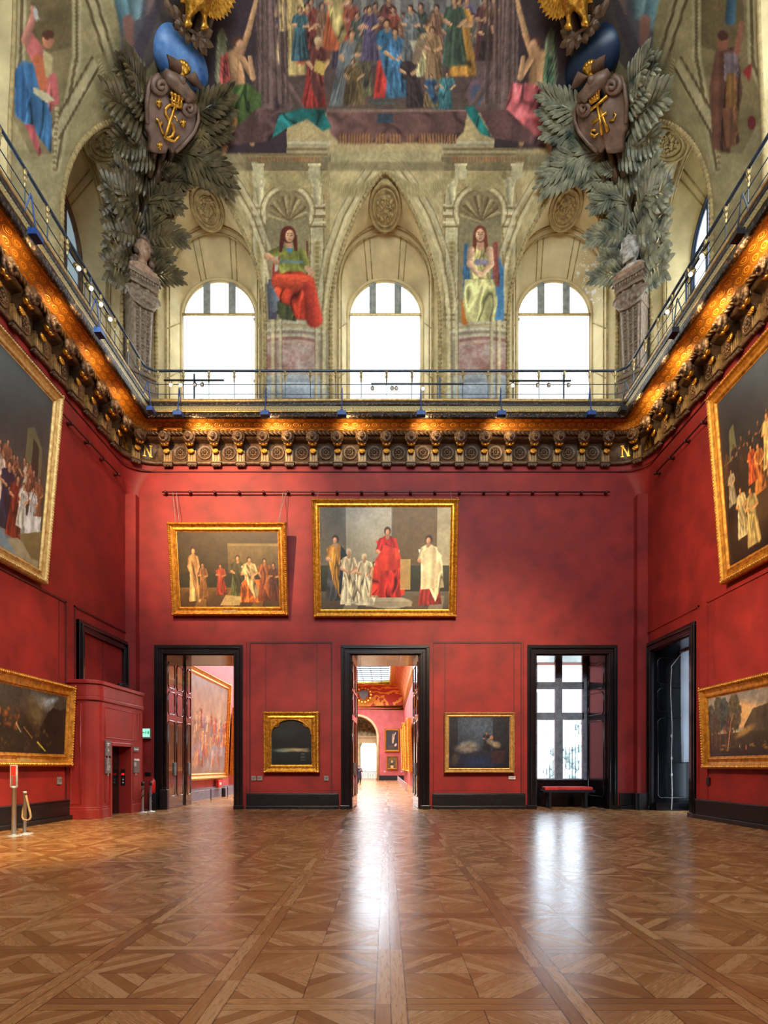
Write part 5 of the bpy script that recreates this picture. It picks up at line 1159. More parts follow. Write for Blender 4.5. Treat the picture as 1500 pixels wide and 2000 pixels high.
    def gold(name, pts, r, d=.2, n=7):
        mb = MB(); mb.tube([Pn(x if sx < 0 else 1510-x, y, d) for x, y in pts], [q*.62 for q in r], n); flipx(mb, sx).obj(name, GOLDB, sh, True)
    def crown(pts, spikes, d=.24):
        mb = MB(); P4 = [Pn(x if sx < 0 else 1510-x, y, d) for x, y in pts]; mb.tube([P4[0],P4[1]], .045, 8); mb.tube([P4[0].lerp(P4[2],.35),P4[1].lerp(P4[3],.35)], .035, 8)
        for k in range(spikes):
            f = (k+.5)/spikes; a_, b_ = P4[0].lerp(P4[1],f), P4[2].lerp(P4[3],f); mb.tube([a_,b_], [.05,.03], 6); mb.ell(b_, .07, 8, 6)
            if k < spikes-1: mb.tube([b_.lerp(a_,.4), P4[0].lerp(P4[1],f+.5/spikes).lerp(P4[2].lerp(P4[3],f+.5/spikes),.75)], .03, 5)
        flipx(mb, sx).obj('crown', GOLDB, sh, True)
    if sx < 0:
        gold('letter_s', ((341,214),(336,206),(326,205),(319,212),(319,222),(325,233),(333,244),(336,256),(332,266),(324,269),(318,264)), [.05,.06,.07,.08,.09,.1,.1,.09,.08,.06,.05])
        gold('letter_l', ((337,206),(332,222),(326,240),(321,258),(316,268),(326,273),(336,276),(341,270),(346,264)), [.06,.07,.08,.08,.07,.07,.07,.06,.08], .23)
        gold('flourish', ((300,232),(306,236),(308,244),(311,254),(316,264)), [.08,.05,.06,.06,.06]); gold('flourish', ((308,244),(313,238)), [.05,.07]); gold('flourish', ((334,226),(340,230),(342,236)), [.05,.05,.08])
        crown(((329,202),(350,211),(327,182),(354,192)), 4)
        for fx, fy in ((306,201),(353,240),(308,284)):
            mb = MB(); mb.tube([Pn(fx,fy+9,.2),Pn(fx,fy,.22),Pn(fx+1,fy-9,.2)], [.03,.06,.015], 6)
            for sg in (-1, 1): mb.tube([Pn(fx,fy+2,.2),Pn(fx+sg*4,fy-3,.22),Pn(fx+sg*6,fy+1,.2)], [.03,.04,.02], 6)
            mb.tube([Pn(fx-4,fy+4,.22),Pn(fx+4,fy+4,.22)], .03, 6); mb.obj('fleur_de_lis', GOLDB, sh, True)
    else:
        for pts, r in ((((1149,222),(1170,205),(1191,187)), [.1,.07,.1]), (((1161,241),(1175,230),(1189,220)), [.1,.07,.1]), (((1171,207),(1176,236),(1181,263)), [.08,.08,.11]), (((1177,215),(1185,238),(1192,256)), [.08,.08,.11])): gold('letter_f', pts, r)
        gold('flourish', ((1174,260),(1166,266),(1158,262),(1160,254),(1168,254)), [.04,.07,.06,.05,.07]); gold('flourish', ((1194,236),(1203,234),(1207,224),(1202,220)), [.04,.06,.05,.04])
        crown(((1159,203),(1176,190),(1151,192),(1178,172)), 5)
    # herm pilaster carrying a bust
    M = Matrix.Translation((sx*(HW-.62), YB-.62, 0)) @ Matrix.Rotation(sx*PI*.75, 4, 'Z')      # local +y looks into the hall
    pl = thing('herm_pilaster', 'brown fluted pilaster with carved capital standing in the %s balcony corner' % nm, 'pilaster', M=M)
    mb = MB(); mb.box(-.52,.52,-.3,.42,14.725,15.35); mb.box(-.46,.46,-.3,.36,15.35,15.75); mb.box(-.5,.5,-.3,.4,15.75,15.86); mb.obj('base', MARBLE, pl, bevel=.03)
    mb = MB(); v0 = [(-.33,-.4),(.33,-.4),(.33,.26),(-.33,.26)]; v1 = [(-.4,-.4),(.4,-.4),(.4,.34),(-.4,.34)]
    mb.add([(x,y,15.86) for x,y in v0]+[(x,y,18.3) for x,y in v1], [(3,2,1,0),(4,5,6,7)]+[(i,(i+1)%4,4+(i+1)%4,4+i) for i in range(4)])
    for k in range(4): x = -.26+.173*k; mb.tube([(x*.95,.27,16.0),(x*1.18,.345,18.2)], .045, 6)
    for k in range(3):
        for j in range(18): f = j/17; mb.ell(((-.17+.17*k)*(1+.18*f),.27+.08*f,16.05+2.1*f), .035, 6, 4)
    mb.obj('shaft', MARBLE, pl)
    mb = MB(); mb.box(-.44,.44,-.4,.38,18.3,18.95)
    for sg in (-1, 1): mb.tube([(sg*(.42+.2*math.cos(a)*(1-a/15)),.36,18.62+.22*math.sin(a)*(1-a/15)) for a in [k*.4 for k in range(30)]], .06, 6); mb.ell((sg*.42,.38,18.62), .12, 10, 8)
    r3 = random.Random(3)
    for k in range(40): mb.ell((r3.uniform(-.3,.3),.38+r3.uniform(0,.05),r3.uniform(18.32,18.92)), r3.uniform(.04,.09), 7, 5)
    mb.tube([(-.45,.4,18.42),(-.2,.44,18.26),(0,.45,18.22),(.2,.44,18.26),(.45,.4,18.42)], .05, 6)
    mobj('capital', fuse(mb, .03, 1), MARBLE, pl)
    mb = MB(); mb.box(-.5,.5,-.25,.46,18.95,19.08); mb.box(-.58,.58,-.2,.54,19.24,19.4); mb.box(-.52,.52,-.22,.48,19.08,19.24)
    for k in range(11): x = -.5+.1*k; mb.box(x-.03,x+.03,.46,.54,19.1,19.22)
    mb.obj('entablature', MARBLE, pl, bevel=.015)
    bs = thing('portrait_bust', ('long-haired portrait bust of weathered stucco' if sx < 0 else 'bearded portrait bust of pale stucco') + ' on the %s corner pilaster' % nm, 'bust', M=M @ Matrix.Translation((0,.14,19.4)) @ Matrix.Scale(1.5, 4) @ Matrix.Translation((0,0,-19.4)))
    mb = MB(); mb.box(-.36,.36,-.1,.26,19.4,19.5); mb.box(-.32,.32,-.08,.24,19.5,19.56); mb.obj('socle', BUST, bs, bevel=.02)
    mb = MB(); z0 = 20.02; yy = .1
    mb.ell((0,yy,z0), (.19,.22,.26), 16, 12); mb.ell((0,yy+.08,z0-.14), (.13,.13,.13), 12, 8); mb.tube([(0,yy+.2,z0+.07),(0,yy+.27,z0-.03)], [.03,.045], 8)
    mb.ell((0,yy+.2,z0-.1), (.07,.04,.02), 8, 6); mb.ell((0,yy+.2,z0-.135), (.06,.04,.02), 8, 6); mb.ell((0,yy+.16,z0-.2), (.06,.06,.05), 8, 6)
    for sg in (-1, 1): mb.ell((sg*.075,yy+.19,z0+.07), (.05,.03,.02), 8, 6); mb.ell((sg*.1,yy+.15,z0-.04), (.05,.06,.05), 8, 6); mb.ell((sg*.19,yy,z0), (.03,.05,.07), 8, 6)
    mb.tube([(0,yy-.02,z0-.1),(0,yy-.02,19.65)], [.11,.13], 12); mb.ell((0,yy-.03,19.6), (.32,.16,.1), 14, 8); mb.ell((0,yy+.03,19.58), (.24,.14,.08), 12, 8)
    mobj('head', fuse(mb, .022, 2), BUST if sx < 0 else BUSTP, bs)
    mb = MB(); r4 = random.Random(9)
    for k in range(70):
        a = r4.uniform(-2.2, 2.2); zz_ = r4.uniform(-.5 if sx < 0 else -.02, .3); R = .2+.04*r4.random()
        if abs(a) < .85 and zz_ < .17: continue
        mb.ell((R*1.05*math.sin(a)*(1 if zz_ < .1 else .8), yy-.02+R*math.cos(a)*.9*(1 if abs(a) < 1 else .8)-.03, z0+zz_*(1 if zz_ < 0 else .85)), r4.uniform(.05,.085), 7, 5)
    mb.ell((0,yy-.05,z0+.12), (.2,.2,.2), 12, 8)
    if sx > 0:
        for k in range(26): a = r4.uniform(-1.1,1.1); mb.ell((.14*math.sin(a), yy+.06+.13*math.cos(a), z0-.17-r4.random()*.16), r4.uniform(.035,.055), 7, 5)
    mobj('hair', fuse(mb, .022, 0), HAIRST if sx < 0 else BUSTP, bs)
# ================================================================ framed paintings
CANVAS = paint_mat('oil_paint_varnished', .42, .5, .15, .12)
CANVASG = paint_mat('oil_paint_glossy', .34, .6, .3, .25)
UP = Vector((0,0,1))
def painting(label, bl, ex, n, w, h, tilt, fw, fmat, fn, arch=False, cat='painting', wires=None, plaque=False, res=.022, depth=1.0, off=.1, cmat=None, name='framed_painting', group=None):
    ex, n = Vector(ex), Vector(n); up = UP*math.cos(tilt)+n*math.sin(tilt); nn = n*math.cos(tilt)-UP*math.sin(tilt); o = Vector(bl)+n*off
    M = Matrix(((ex.x,-nn.x,up.x,o.x),(ex.y,-nn.y,up.y,o.y),(ex.z,-nn.z,up.z,o.z),(0,0,0,1)))
    t = thing(name, label, cat, M=M, group=group)
    D = depth; prof = [(0,.03),(0,-.06*D),(.03*fw,-.1*D),(.1*fw,-.13*D),(.2*fw,-.15*D),(.28*fw,-.13*D),(.34*fw,-.09*D),(.55*fw,-.05*D),(.72*fw,-.06*D),(.8*fw,-.085*D),(.87*fw,-.07*D),(.92*fw,-.035*D),(fw,-.03*D)]
    m = MB()
    for (a, ya), (b, yb_) in zip(prof, prof[1:]):
        ra = [(a,ya,a),(w-a,ya,a),(w-a,ya,h-a),(a,ya,h-a)]; rb = [(b,yb_,b),(w-b,yb_,b),(w-b,yb_,h-b),(b,yb_,h-b)]
        m.add(ra+rb, [(i,(i+1)%4,4+(i+1)%4,4+i) for i in range(4)])
    m.add([(0,.03,0),(w,.03,0),(w,.03,h),(0,.03,h)], [(0,3,2,1)])
    bs = max(.05, fw*.22)                                     # leaf-and-bead running ornament
    for z in (.2*fw, h-.2*fw):
        k = 0
        while bs*(k+.5) < w: m.ell((bs*(k+.5), -.14*D, z), (bs*.36,.03*D,fw*.09), 6, 4); k += 1
    for x in (.2*fw, w-.2*fw):
        k = 0
        while bs*(k+.5) < h: m.ell((x, -.14*D, bs*(k+.5)), (fw*.09,.03*D,bs*.36), 6, 4); k += 1
    m.obj('frame', fmat, t)
    cw, ch = w-2*fw, h-2*fw; nx, nz = max(8, int(cw/res)), max(8, int(ch/res))
    X, Z = np.meshgrid(np.linspace(0, cw, nx+1), np.linspace(0, ch, nz+1)); P3 = np.stack([X+fw, np.full_like(X, -.028*D), Z+fw], -1)
    me = grid_mesh(P3, 'canvas'); P = Paint(X/ch*100, 100-Z/ch*100); fn(P, 100*cw/ch); P.write(me); mobj('canvas', me, cmat or CANVAS, t)
    if arch:                                                  # spandrels that round the top of the picture
        m = MB(); r = cw/2
        for sg in (-1, 1):
            pts = [(w/2+sg*r, h-fw-r*.75)] + [(w/2+sg*r*math.cos(a), h-fw-r*.75+r*.75*math.sin(a)) for a in [PI/2*k/12 for k in range(13)]] + [(w/2, h-fw), (w/2+sg*r, h-fw)]
            m.prism(pts, -.075, -.03, lambda x, y, d: (x, d, y))
            m.tube([(w/2+sg*r*math.cos(a), -.08, h-fw-r*.75+r*.75*math.sin(a)) for a in [PI/2*k/12 for k in range(13)]], .022, 6)
            for R in (.13,.08,.03): m.tube([(w/2+sg*(r-.17)+R*math.cos(a), -.08, h-fw-.15+R*math.sin(a)) for a in [2*PI*k/14 for k in range(14)]], .016, 5, closed=True)
        m.obj('arched_slip', fmat, t)
    if plaque: m = MB(); m.box(w/2-.28,w/2+.28,-.075*D-.02,-.06*D,fw*.28,fw*.62); m.obj('name_plate', GOLDPALE, t)
    if wires:
        Mi = M.inverted()
        for (x, tx, ty, tz) in wires: m = MB(); m.tube([(x,.0,h-.02), tuple(Mi @ Vector((tx,ty,tz)))], .009, 4); m.obj('hanging_wire', GREY, t)
    return t
def tree(P, x, y, h, w, c, trunk=(96,64,44), seed=1, n=60):
    r = random.Random(seed); P.cap(x, y, x+r.uniform(-.1,.1)*w, y-h*.6, w*.05, w*.03, trunk); 
    for k in range(n):
        a = r.random()*2*PI; q = math.sqrt(r.random()); f = r.uniform(.6,1.25)
        P.ell(x+q*w*.5*math.cos(a), y-h*.68+q*h*.34*math.sin(a), w*r.uniform(.06,.15), w*r.uniform(.05,.11), tuple(k_*f for k_ in c), r.random()*3, .9, .7)
def p_hall_a(P, W):         # plain stand-in: robed company in a dim brown interior
    P.fill((58,46,22)); P.rect(0,W,0,55,(74,58,30),1,(62,50,24)); P.rect(W*.5,W,16,62,(112,92,50),1,(92,74,38)); P.rect(W*.5,W,15,19,(138,116,66)); P.rect(0,W,55,75,(54,48,24)); P.rect(0,W,74,100,(120,84,40),1,(78,54,26))
    for k in range(7): P.poly([(W*k/7,100),(W*(k+.5)/7,78),(W*(k+.9)/7,78),(W*(k+.8)/7,100)], (150,108,54) if k % 2 else (92,66,34), .7)
    P.person(W*.15,93,74,(196,158,96),(178,132,74),(206,152,92),w=.11,seed=3); P.person(W*.24,90,50,(140,92,46),None,(186,130,78),w=.14,seed=5)
    P.person(W*.42,84,42,(150,58,30),(168,66,34),(190,126,74),w=.18,seed=7); P.person(W*.58,92,62,(88,92,44),(74,66,32),(196,140,86),w=.18,lean=.03,seed=9)
    P.person(W*.72,94,62,(190,96,34),(196,170,112),(204,150,96),w=.2,lean=-.03,seed=11,seat=True); P.person(W*.86,92,58,(110,56,28),(150,82,36),(190,134,80),w=.18,seed=13); P.person(W*.95,92,52,(92,48,26),None,(176,120,72),w=.16,seed=15)
    P.poly([(W*.4,98),(W*.46,84),(W*.62,86),(W*.6,98)], (206,176,112),.8); P.grain(.2,.08,.08,3); P.grain(.12,.4,.4,5)
def p_hall_b(P, W):         # plain stand-in: robed company before a pale grey wall
    P.fill((86,82,68)); P.rect(0,W,0,58,(96,92,80),1,(110,102,84)); P.rect(W*.2,W*.55,0,56,(170,164,142),1,(150,142,118)); P.ell(W*.38,-2,W*.16,30,(196,194,180),0,.9,.6); P.rect(W*.56,W*.9,0,56,(112,92,62),1,(104,86,58)); P.rect(W*.9,W,0,56,(176,164,130))
    P.rect(0,W,56,84,(62,66,46),1,(44,42,32)); P.rect(0,W,82,100,(104,96,78),1,(78,68,52))
    for k in range(6): P.poly([(W*k/6,100),(W*(k+.3)/6,86),(W*(k+.8)/6,86),(W*(k+.7)/6,100)], (150,140,112) if k % 2 else (96,78,56), .7)
    P.ell(W*.53,93,W*.18,6,(176,166,136)); P.rect(W*.35,W*.71,92,97,(160,148,118)); 
    P.person(W*.11,92,66,(74,74,74),(192,136,52),(206,158,118),w=.16,lean=.02,seed=2); P.poly([(W*.16,36),(W*.26,52),(W*.22,88),(W*.14,84)],(34,42,46),folds=.2)
    P.person(W*.3,96,52,(226,214,176),(214,200,160),(206,156,118),hood=(222,210,172),w=.22,lean=.1,seed=4,seat=True); P.person(W*.22,95,56,(220,208,170),(206,190,150),(206,156,118),hood=(214,200,160),w=.17,seed=21)
    P.person(W*.42,88,36,(206,166,122),(196,150,104),(212,164,124),w=.17,seed=6)
    P.person(W*.52,86,68,(200,52,34),(186,40,30),(210,150,108),w=.19,seed=8,seat=True); P.poly([(W*.42,52),(W*.5,36),(W*.6,40),(W*.66,62),(W*.6,72),(W*.45,70)],(206,58,36),folds=.28); P.poly([(W*.47,62),(W*.6,60),(W*.63,88),(W*.45,88)],(178,44,32),folds=.3,seed=23)
    P.rect(W*.62,W*.7,50,80,(196,162,96),.9); P.person(W*.85,96,70,(142,40,34),(222,202,152),(206,150,110),w=.17,lean=-.02,seed=10); P.poly([(W*.78,44),(W*.86,36),(W*.94,46),(W*.96,78),(W*.78,80)],(224,204,156),folds=.25)
    P.grain(.12,.07,.07,3); P.grain(.08,.4,.4,5)
def p_night_water(P, W):    # dark lake with a low pale bank of mist
    P.fill((12,13,14)); P.rect(0,W,0,60,(18,20,20),1,(10,12,12)); P.ell(W*.3,22,W*.3,18,(34,44,44),.2,1.2,.7); P.rect(0,W,66,100,(12,26,28),1,(6,12,14))
    for k in range(26): r = random.Random(k); P.ell(W*r.uniform(.12,.9),66+r.uniform(-2,5),r.uniform(4,12),r.uniform(.8,2),(150,140,104) if k % 3 else (112,128,112),0,1.2,.45)
    P.ell(W*.62,66,W*.26,3,(206,180,128),.03,1.0,.8); P.ell(W*.25,68,W*.2,4,(112,132,118),0,1.2,.6)
    for k in range(12): P.cap(W*.75-k*.2,72+k*1.6,W*.82+k*.2,72+k*1.6,.4,.4,(110,120,96),.8,.6)
    P.ell(W*.35,8,W*.12,12,(20,22,22),.4,1.3,.9); P.grain(.3,.06,.2,5)
def p_blue_room(P, W):      # dim bluish interior, a few pale shapes
    P.fill((26,30,40)); P.rect(0,W,0,100,(48,62,78),1,(20,26,40)); P.ell(W*.55,22,W*.4,30,(92,112,132),0,1.6,.7); P.rect(W*.72,W,0,100,(22,24,32),.7); P.rect(0,W*.14,0,100,(24,26,34),.7)
    P.ell(W*.3,58,W*.16,10,(150,146,136),-.2,.8,.9); P.ell(W*.3,62,W*.18,7,(112,108,104),0,1,.8); P.ell(W*.78,54,W*.07,6,(164,152,120),.2,.8,.9); P.person(W*.62,66,38,(30,34,44),(34,38,48),(176,132,106),w=.22,seed=2); P.ell(W*.7,40,3.5,4,(176,128,102)); P.ell(W*.68,48,8,5,(150,140,128),.3,.9,.8)
    P.ell(W*.5,88,W*.3,12,(36,62,110),0,1.4,.6); P.rect(W*.7,W*.92,66,90,(66,40,44),.7); P.ell(W*.1,82,7,12,(86,76,64),.3,.9,.7); P.grain(.3,.25,.25,4); P.grain(.2,.9,.3,6)
def p_big_left(P, W):       # large stand-in: pale crowd below a dark vault
    P.fill((58,64,62)); P.rect(0,W,0,60,(44,58,66),1,(84,84,70)); P.ell(W*.55,18,W*.4,30,(38,46,52),.4,1.2,.7); P.rect(0,W,78,100,(150,156,148),1,(112,122,126)); P.poly([(W*.86,28),(W*.9,24),(W*.96,32),(W*.97,60),(W*.86,60)],(96,98,70)); P.poly([(W*.9,30),(W*.94,33),(W*.95,56),(W*.9,56)],(40,44,40))
    P.rect(0,W,52,70,(60,52,44),.8); rr = random.Random(3)
    for k in range(34): P.person(W*(.3+.68*k/34), 70+rr.uniform(-4,4), 22+rr.uniform(-2,4), rr.choice([(96,66,52),(150,136,116),(70,60,56),(128,84,60),(176,164,142)]), None, (178,130,96), w=.2, seed=k)
    for x, y, h, a, b in ((.62,86,46,(220,208,188),(206,190,166)),(.72,86,38,(206,182,170),(216,196,180)),(.78,90,38,(36,46,70),(30,40,62)),(.83,92,36,(146,52,38),(112,46,36)),(.87,84,26,(186,186,176),None),(.93,82,26,(200,204,204),(190,196,196)),(.5,88,44,(120,70,50),(150,96,60)),(.4,90,44,(70,80,96),None)): P.person(W*x,y,h,a,b,(190,140,102),w=.19,seed=int(x*99))
    P.poly([(W*.88,76),(W*.99,70),(W*.99,90),(W*.94,94),(W*.9,86)],(206,208,206),folds=.25); P.poly([(W*.7,100),(W*.86,90),(W,96),(W,100)],(168,162,132)); P.poly([(0,100),(W*.55,84),(W*.78,92),(W*.86,100)],(132,160,180),.9); P.poly([(W*.86,88),(W,78),(W,96),(W*.95,97)],(124,110,74)); P.grain(.2,.05,.05,3); P.grain(.12,.3,.3,4)
def p_big_right(P, W):      # large stand-in: warm-lit crowd rising out of the dark
    P.fill((44,36,28)); P.rect(0,W,0,50,(76,84,92),1,(56,48,36)); P.ell(W*.1,20,W*.22,26,(46,44,44),.2,1.2,.8); P.poly([(W*.06,22),(W*.09,20),(W*.1,40),(W*.05,40)],(120,116,78)); P.rect(0,W,44,60,(58,46,32),.7); P.rect(0,W,70,100,(34,26,22)); P.ell(W*.3,70,W*.26,16,(110,82,48),-.4,.9,.7)
    rr = random.Random(8)
    for k in range(16): P.person(W*(.03+.05*k), 52+rr.uniform(-3,5)-k*.6, 18, rr.choice([(66,50,36),(86,62,40),(54,44,38)]), None, (150,100,62), w=.2, seed=k)
    for x, y, h, a, b in ((.05,66,22,(176,158,120),None),(.1,88,30,(196,176,122),(206,180,120)),(.16,96,34,(188,160,96),None),(.22,70,28,(206,128,60),(190,110,50)),(.28,60,30,(226,190,110),None),(.3,86,36,(206,196,170),(216,150,80)),(.18,62,22,(180,80,40),None),(.4,80,40,(196,140,70),(180,60,40)),(.52,84,40,(150,110,70),None),(.65,88,42,(170,60,44),(120,100,80)),(.8,90,44,(110,90,70),None)): P.person(W*x,y,h,a,b,(220,150,86),w=.19,seed=int(x*99))
    P.poly([(W*.26,100),(W*.28,80),(W*.36,84),(W*.34,100)],(150,140,124),folds=.25); P.grain(.22,.05,.05,3); P.grain(.12,.3,.3,4)
def p_fire_rocks(P, W):
    P.fill((38,32,22)); P.rect(0,W,0,45,(60,58,50),1,(44,38,28)); P.ell(W*.72,16,W*.12,10,(132,140,140),.3,1.2,.8); P.ell(W*.8,12,W*.07,5,(132,152,172),-.3,1,.8); P.ell(W*.4,8,W*.3,14,(52,50,46),0,1.2,.8); P.ell(W*.62,34,W*.12,16,(96,84,52),.5,1.3,.6)
    P.poly([(W*.78,30),(W*.84,22),(W*.92,26),(W,18),(W,100),(W*.7,100),(W*.68,60)],(26,24,20)); P.poly([(0,70),(W*.2,50),(W*.4,66),(W*.55,52),(W*.72,82),(W*.6,100),(0,100)],(30,25,18))
    rr = random.Random(2)
    for k in range(40): P.ell(W*rr.uniform(.05,.45),rr.uniform(34,62),rr.uniform(2,6),rr.uniform(2,5),rr.choice([(150,76,24),(122,62,24),(96,58,28),(74,54,30)]),rr.random()*3,1.1,.55)
    for k in range(60): P.ell(W*rr.uniform(.2,.85),rr.uniform(48,95),rr.uniform(1,4),rr.uniform(.8,3),rr.choice([(88,64,26),(60,46,24),(110,84,36),(40,34,22)]),rr.random()*3,1,.6)
    P.cap(W*.66,82,W*.76,96,1.4,.8,(176,164,60),.8); P.cap(W*.42,55,W*.47,68,.8,.6,(170,160,130),.8); P.cap(W*.5,60,W*.6,76,.8,.8,(130,100,44),.8); P.grain(.3,.08,.08,3); P.grain(.2,.3,.3,4); P.c *= 1.3
def p_woodland(P, W):
    P.fill((150,140,120)); P.rect(0,W,0,55,(132,128,122),1,(206,160,104)); P.ell(W*.42,28,W*.14,16,(216,160,100),.3,1.2,.8); P.ell(W*.5,8,W*.3,9,(104,102,98),.1,1.2,.8); P.ell(W*.8,14,W*.25,12,(132,118,100),0,1.2,.8); P.poly([(W*.42,52),(W*.52,28),(W*.66,24),(W*.9,34),(W,40),(W,70),(W*.4,70)],(72,62,44)); P.rect(0,W,62,100,(60,52,32),1,(36,30,24)); P.ell(W*.42,62,W*.1,5,(150,116,60),-.3,.9,.9)
    for x, h, w_, c, s in ((.03,72,26,(56,60,50),1),(.13,84,30,(64,66,48),2),(.2,80,26,(48,60,56),3),(.32,82,32,(70,66,44),4),(.08,56,22,(66,56,36),5),(.25,50,20,(72,56,36),6),(.7,60,40,(58,52,36),7),(.92,74,40,(52,48,36),8)): tree(P, W*x, 86, h, w_, c, (84,62,46), s, 220)
    P.cap(W*.22,90,W*.27,46,1.2,.7,(170,120,84)); P.cap(W*.27,46,W*.31,30,.7,.4,(160,116,84)); P.ell(W*.19,58,4,5,(150,84,66),0,1,.8)
    rr = random.Random(5)
    for k in range(50): P.ell(W*rr.uniform(.05,.98),rr.uniform(78,92),rr.uniform(2,7),rr.uniform(.6,1.6),rr.choice([(160,118,50),(120,92,42),(60,52,32),(44,40,28)]),rr.uniform(-.3,.3),1,.7)
    P.person(W*.43,90,8,(190,90,50),None,(220,160,110),w=.2); P.person(W*.36,88,6,(200,180,150),None,(220,160,110),w=.2); P.grain(.2,.1,.1,3); P.grain(.15,.4,.4,4); P.c *= 1.3
def p_crowd_haze(P, W):
    P.fill((150,122,92)); P.rect(0,W,0,46,(132,116,100),1,(176,150,110)); P.rect(0,W,70,100,(126,126,136),1,(140,116,84)); rr = random.Random(6)
    for k in range(90): P.person(W*rr.random(), 50+rr.random()*46, 16+rr.random()*8, rr.choice([(176,84,54),(150,62,44),(190,140,84),(206,176,130),(120,112,120),(160,100,70)]), None, (206,150,110), w=.22, seed=k)
    for k in range(30): P.ell(W*rr.random(), 70+rr.random()*30, 8, 4, (160,160,172), rr.random()*3, 1.2, .4)
    P.grain(.25,.1,.1,3)
def p_dark_figure(P, W):
    P.fill((40,40,44)); P.cap(W*.6,30,W*.55,62,7,4,(206,180,140),sh=.3); P.cap(W*.64,32,W*.8,12,3,2,(200,170,130)); P.ell(W*.6,22,4.5,5.5,(176,130,96)); P.ell(W*.8,74,5,9,(196,170,130),.5); P.ell(W*.4,86,W*.3,10,(74,60,46),0,1); P.grain(.3,.1,.1)
def p_brown_small(P, W):
    P.fill((104,84,44)); P.rect(W*.2,W*.8,30,100,(80,62,34)); P.ell(W*.5,40,10,14,(206,176,120)); P.ell(W*.5,62,16,12,(70,50,34)); P.rect(W*.34,W*.66,76,100,(206,176,110)); P.grain(.3,.1,.1)

EXB, NB = (1,0,0), (0,-1,0)
painting('smaller painting of robed figures in a dim brown hall, high left on end wall', (-8.03,YB,7.25), EXB, NB, 4.36, 3.33, math.radians(9.2), .33, GOLD, p_hall_a, wires=[(.3,-8.0,YB-.16,11.87),(.42,-7.86,YB-.16,11.87),(4.1,-3.88,YB-.16,11.87),(4.02,-3.75,YB-.16,11.87)], plaque=True)
painting('large painting with red and white robed figures, high at centre of end wall', (-2.73,YB,7.19), EXB, NB, 5.34, 4.18, math.radians(10.5), .29, GOLDB, p_hall_b, wires=[(.2,-2.55,YB-.16,11.87),(5.1,2.4,YB-.16,11.87)], res=.02)
painting('nearly black arch-topped painting in a broad gilt frame between the two doors', (-4.61,YB,1.36), EXB, NB, 2.1, 2.3, math.radians(2), .3, GOLDB, p_night_water, arch=True)
painting('glossy bluish dark painting between the middle door and the tall end window', (2.16,YB,1.36), EXB, NB, 2.62, 2.26, math.radians(2), .18, GOLDPALE, p_blue_room, plaque=True, cmat=CANVASG)
EXL, NL, EXR, NR_ = (0,1,0), (1,0,0), (0,-1,0), (-1,0,0)
painting('huge pale-framed painting of a robed crowd, hung high on the left wall', (-HW,9.3,6.68), EXL, NL, 7.78, 5.3, math.radians(5), .36, GOLDPALE, p_big_left, res=.03)
painting('huge painting of a warm-lit crowd in the dark, high on the right wall', (HW,17.34,6.76), EXR, NR_, 7.9, 5.32, math.radians(4.5), .4, GOLD, p_big_right, res=.03)
painting('dark landscape with fiery rocks, low on the left wall beside lift booth', (-HW,13.6,1.6), EXL, NL, 4.84, 2.42, math.radians(2.5), .36, GOLD, p_fire_rocks, res=.025, plaque=True)
painting('gilt-framed woodland landscape, low on the right wall beside its tall window', (HW,18.36,1.53), EXR, NR_, 4.9, 2.42, math.radians(2.5), .36, GOLD, p_woodland, res=.025)

# ================================================================ the next gallery, seen through the doors
GX0, GX1, GY1, GZ = -9.0, 2.0, 70.6, 8.5
REDG = pm('brightened_gallery_red', (196,92,86), .6, var=.07, scale=1.3)  # wall red lightened in colour to imitate the bright skylit gallery
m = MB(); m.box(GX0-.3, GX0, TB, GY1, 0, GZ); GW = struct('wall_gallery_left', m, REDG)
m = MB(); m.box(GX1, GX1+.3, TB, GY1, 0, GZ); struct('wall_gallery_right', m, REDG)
m = MB(); ax, ar, az = -3.5, 2.5, 5.0
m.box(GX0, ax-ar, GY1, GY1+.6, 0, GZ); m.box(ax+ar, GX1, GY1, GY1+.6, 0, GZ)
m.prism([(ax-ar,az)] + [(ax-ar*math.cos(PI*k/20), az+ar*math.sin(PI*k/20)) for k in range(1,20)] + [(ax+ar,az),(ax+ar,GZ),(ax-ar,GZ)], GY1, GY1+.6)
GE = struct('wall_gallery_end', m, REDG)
m = MB(); m.tube([(ax-ar,GY1-.02,0),(ax-ar,GY1-.02,az)] + [(ax-ar*math.cos(PI*k/20), GY1-.02, az+ar*math.sin(PI*k/20)) for k in range(1,20)] + [(ax+ar,GY1-.02,az),(ax+ar,GY1-.02,0)], .16, 8); m.obj('arch_moulding', STONE, GE, True)
m = MB(); m.box(ax+ar+.15,GX1,GY1-.1,GY1,0,.55); m.obj('plinth_board', BLACKMAT, GE); m = MB(); m.box(GX0,GX0+.1,TB,GY1,0,.55); m.obj('plinth_board', pm('grey_plinth', (120,120,128), .4), GW)
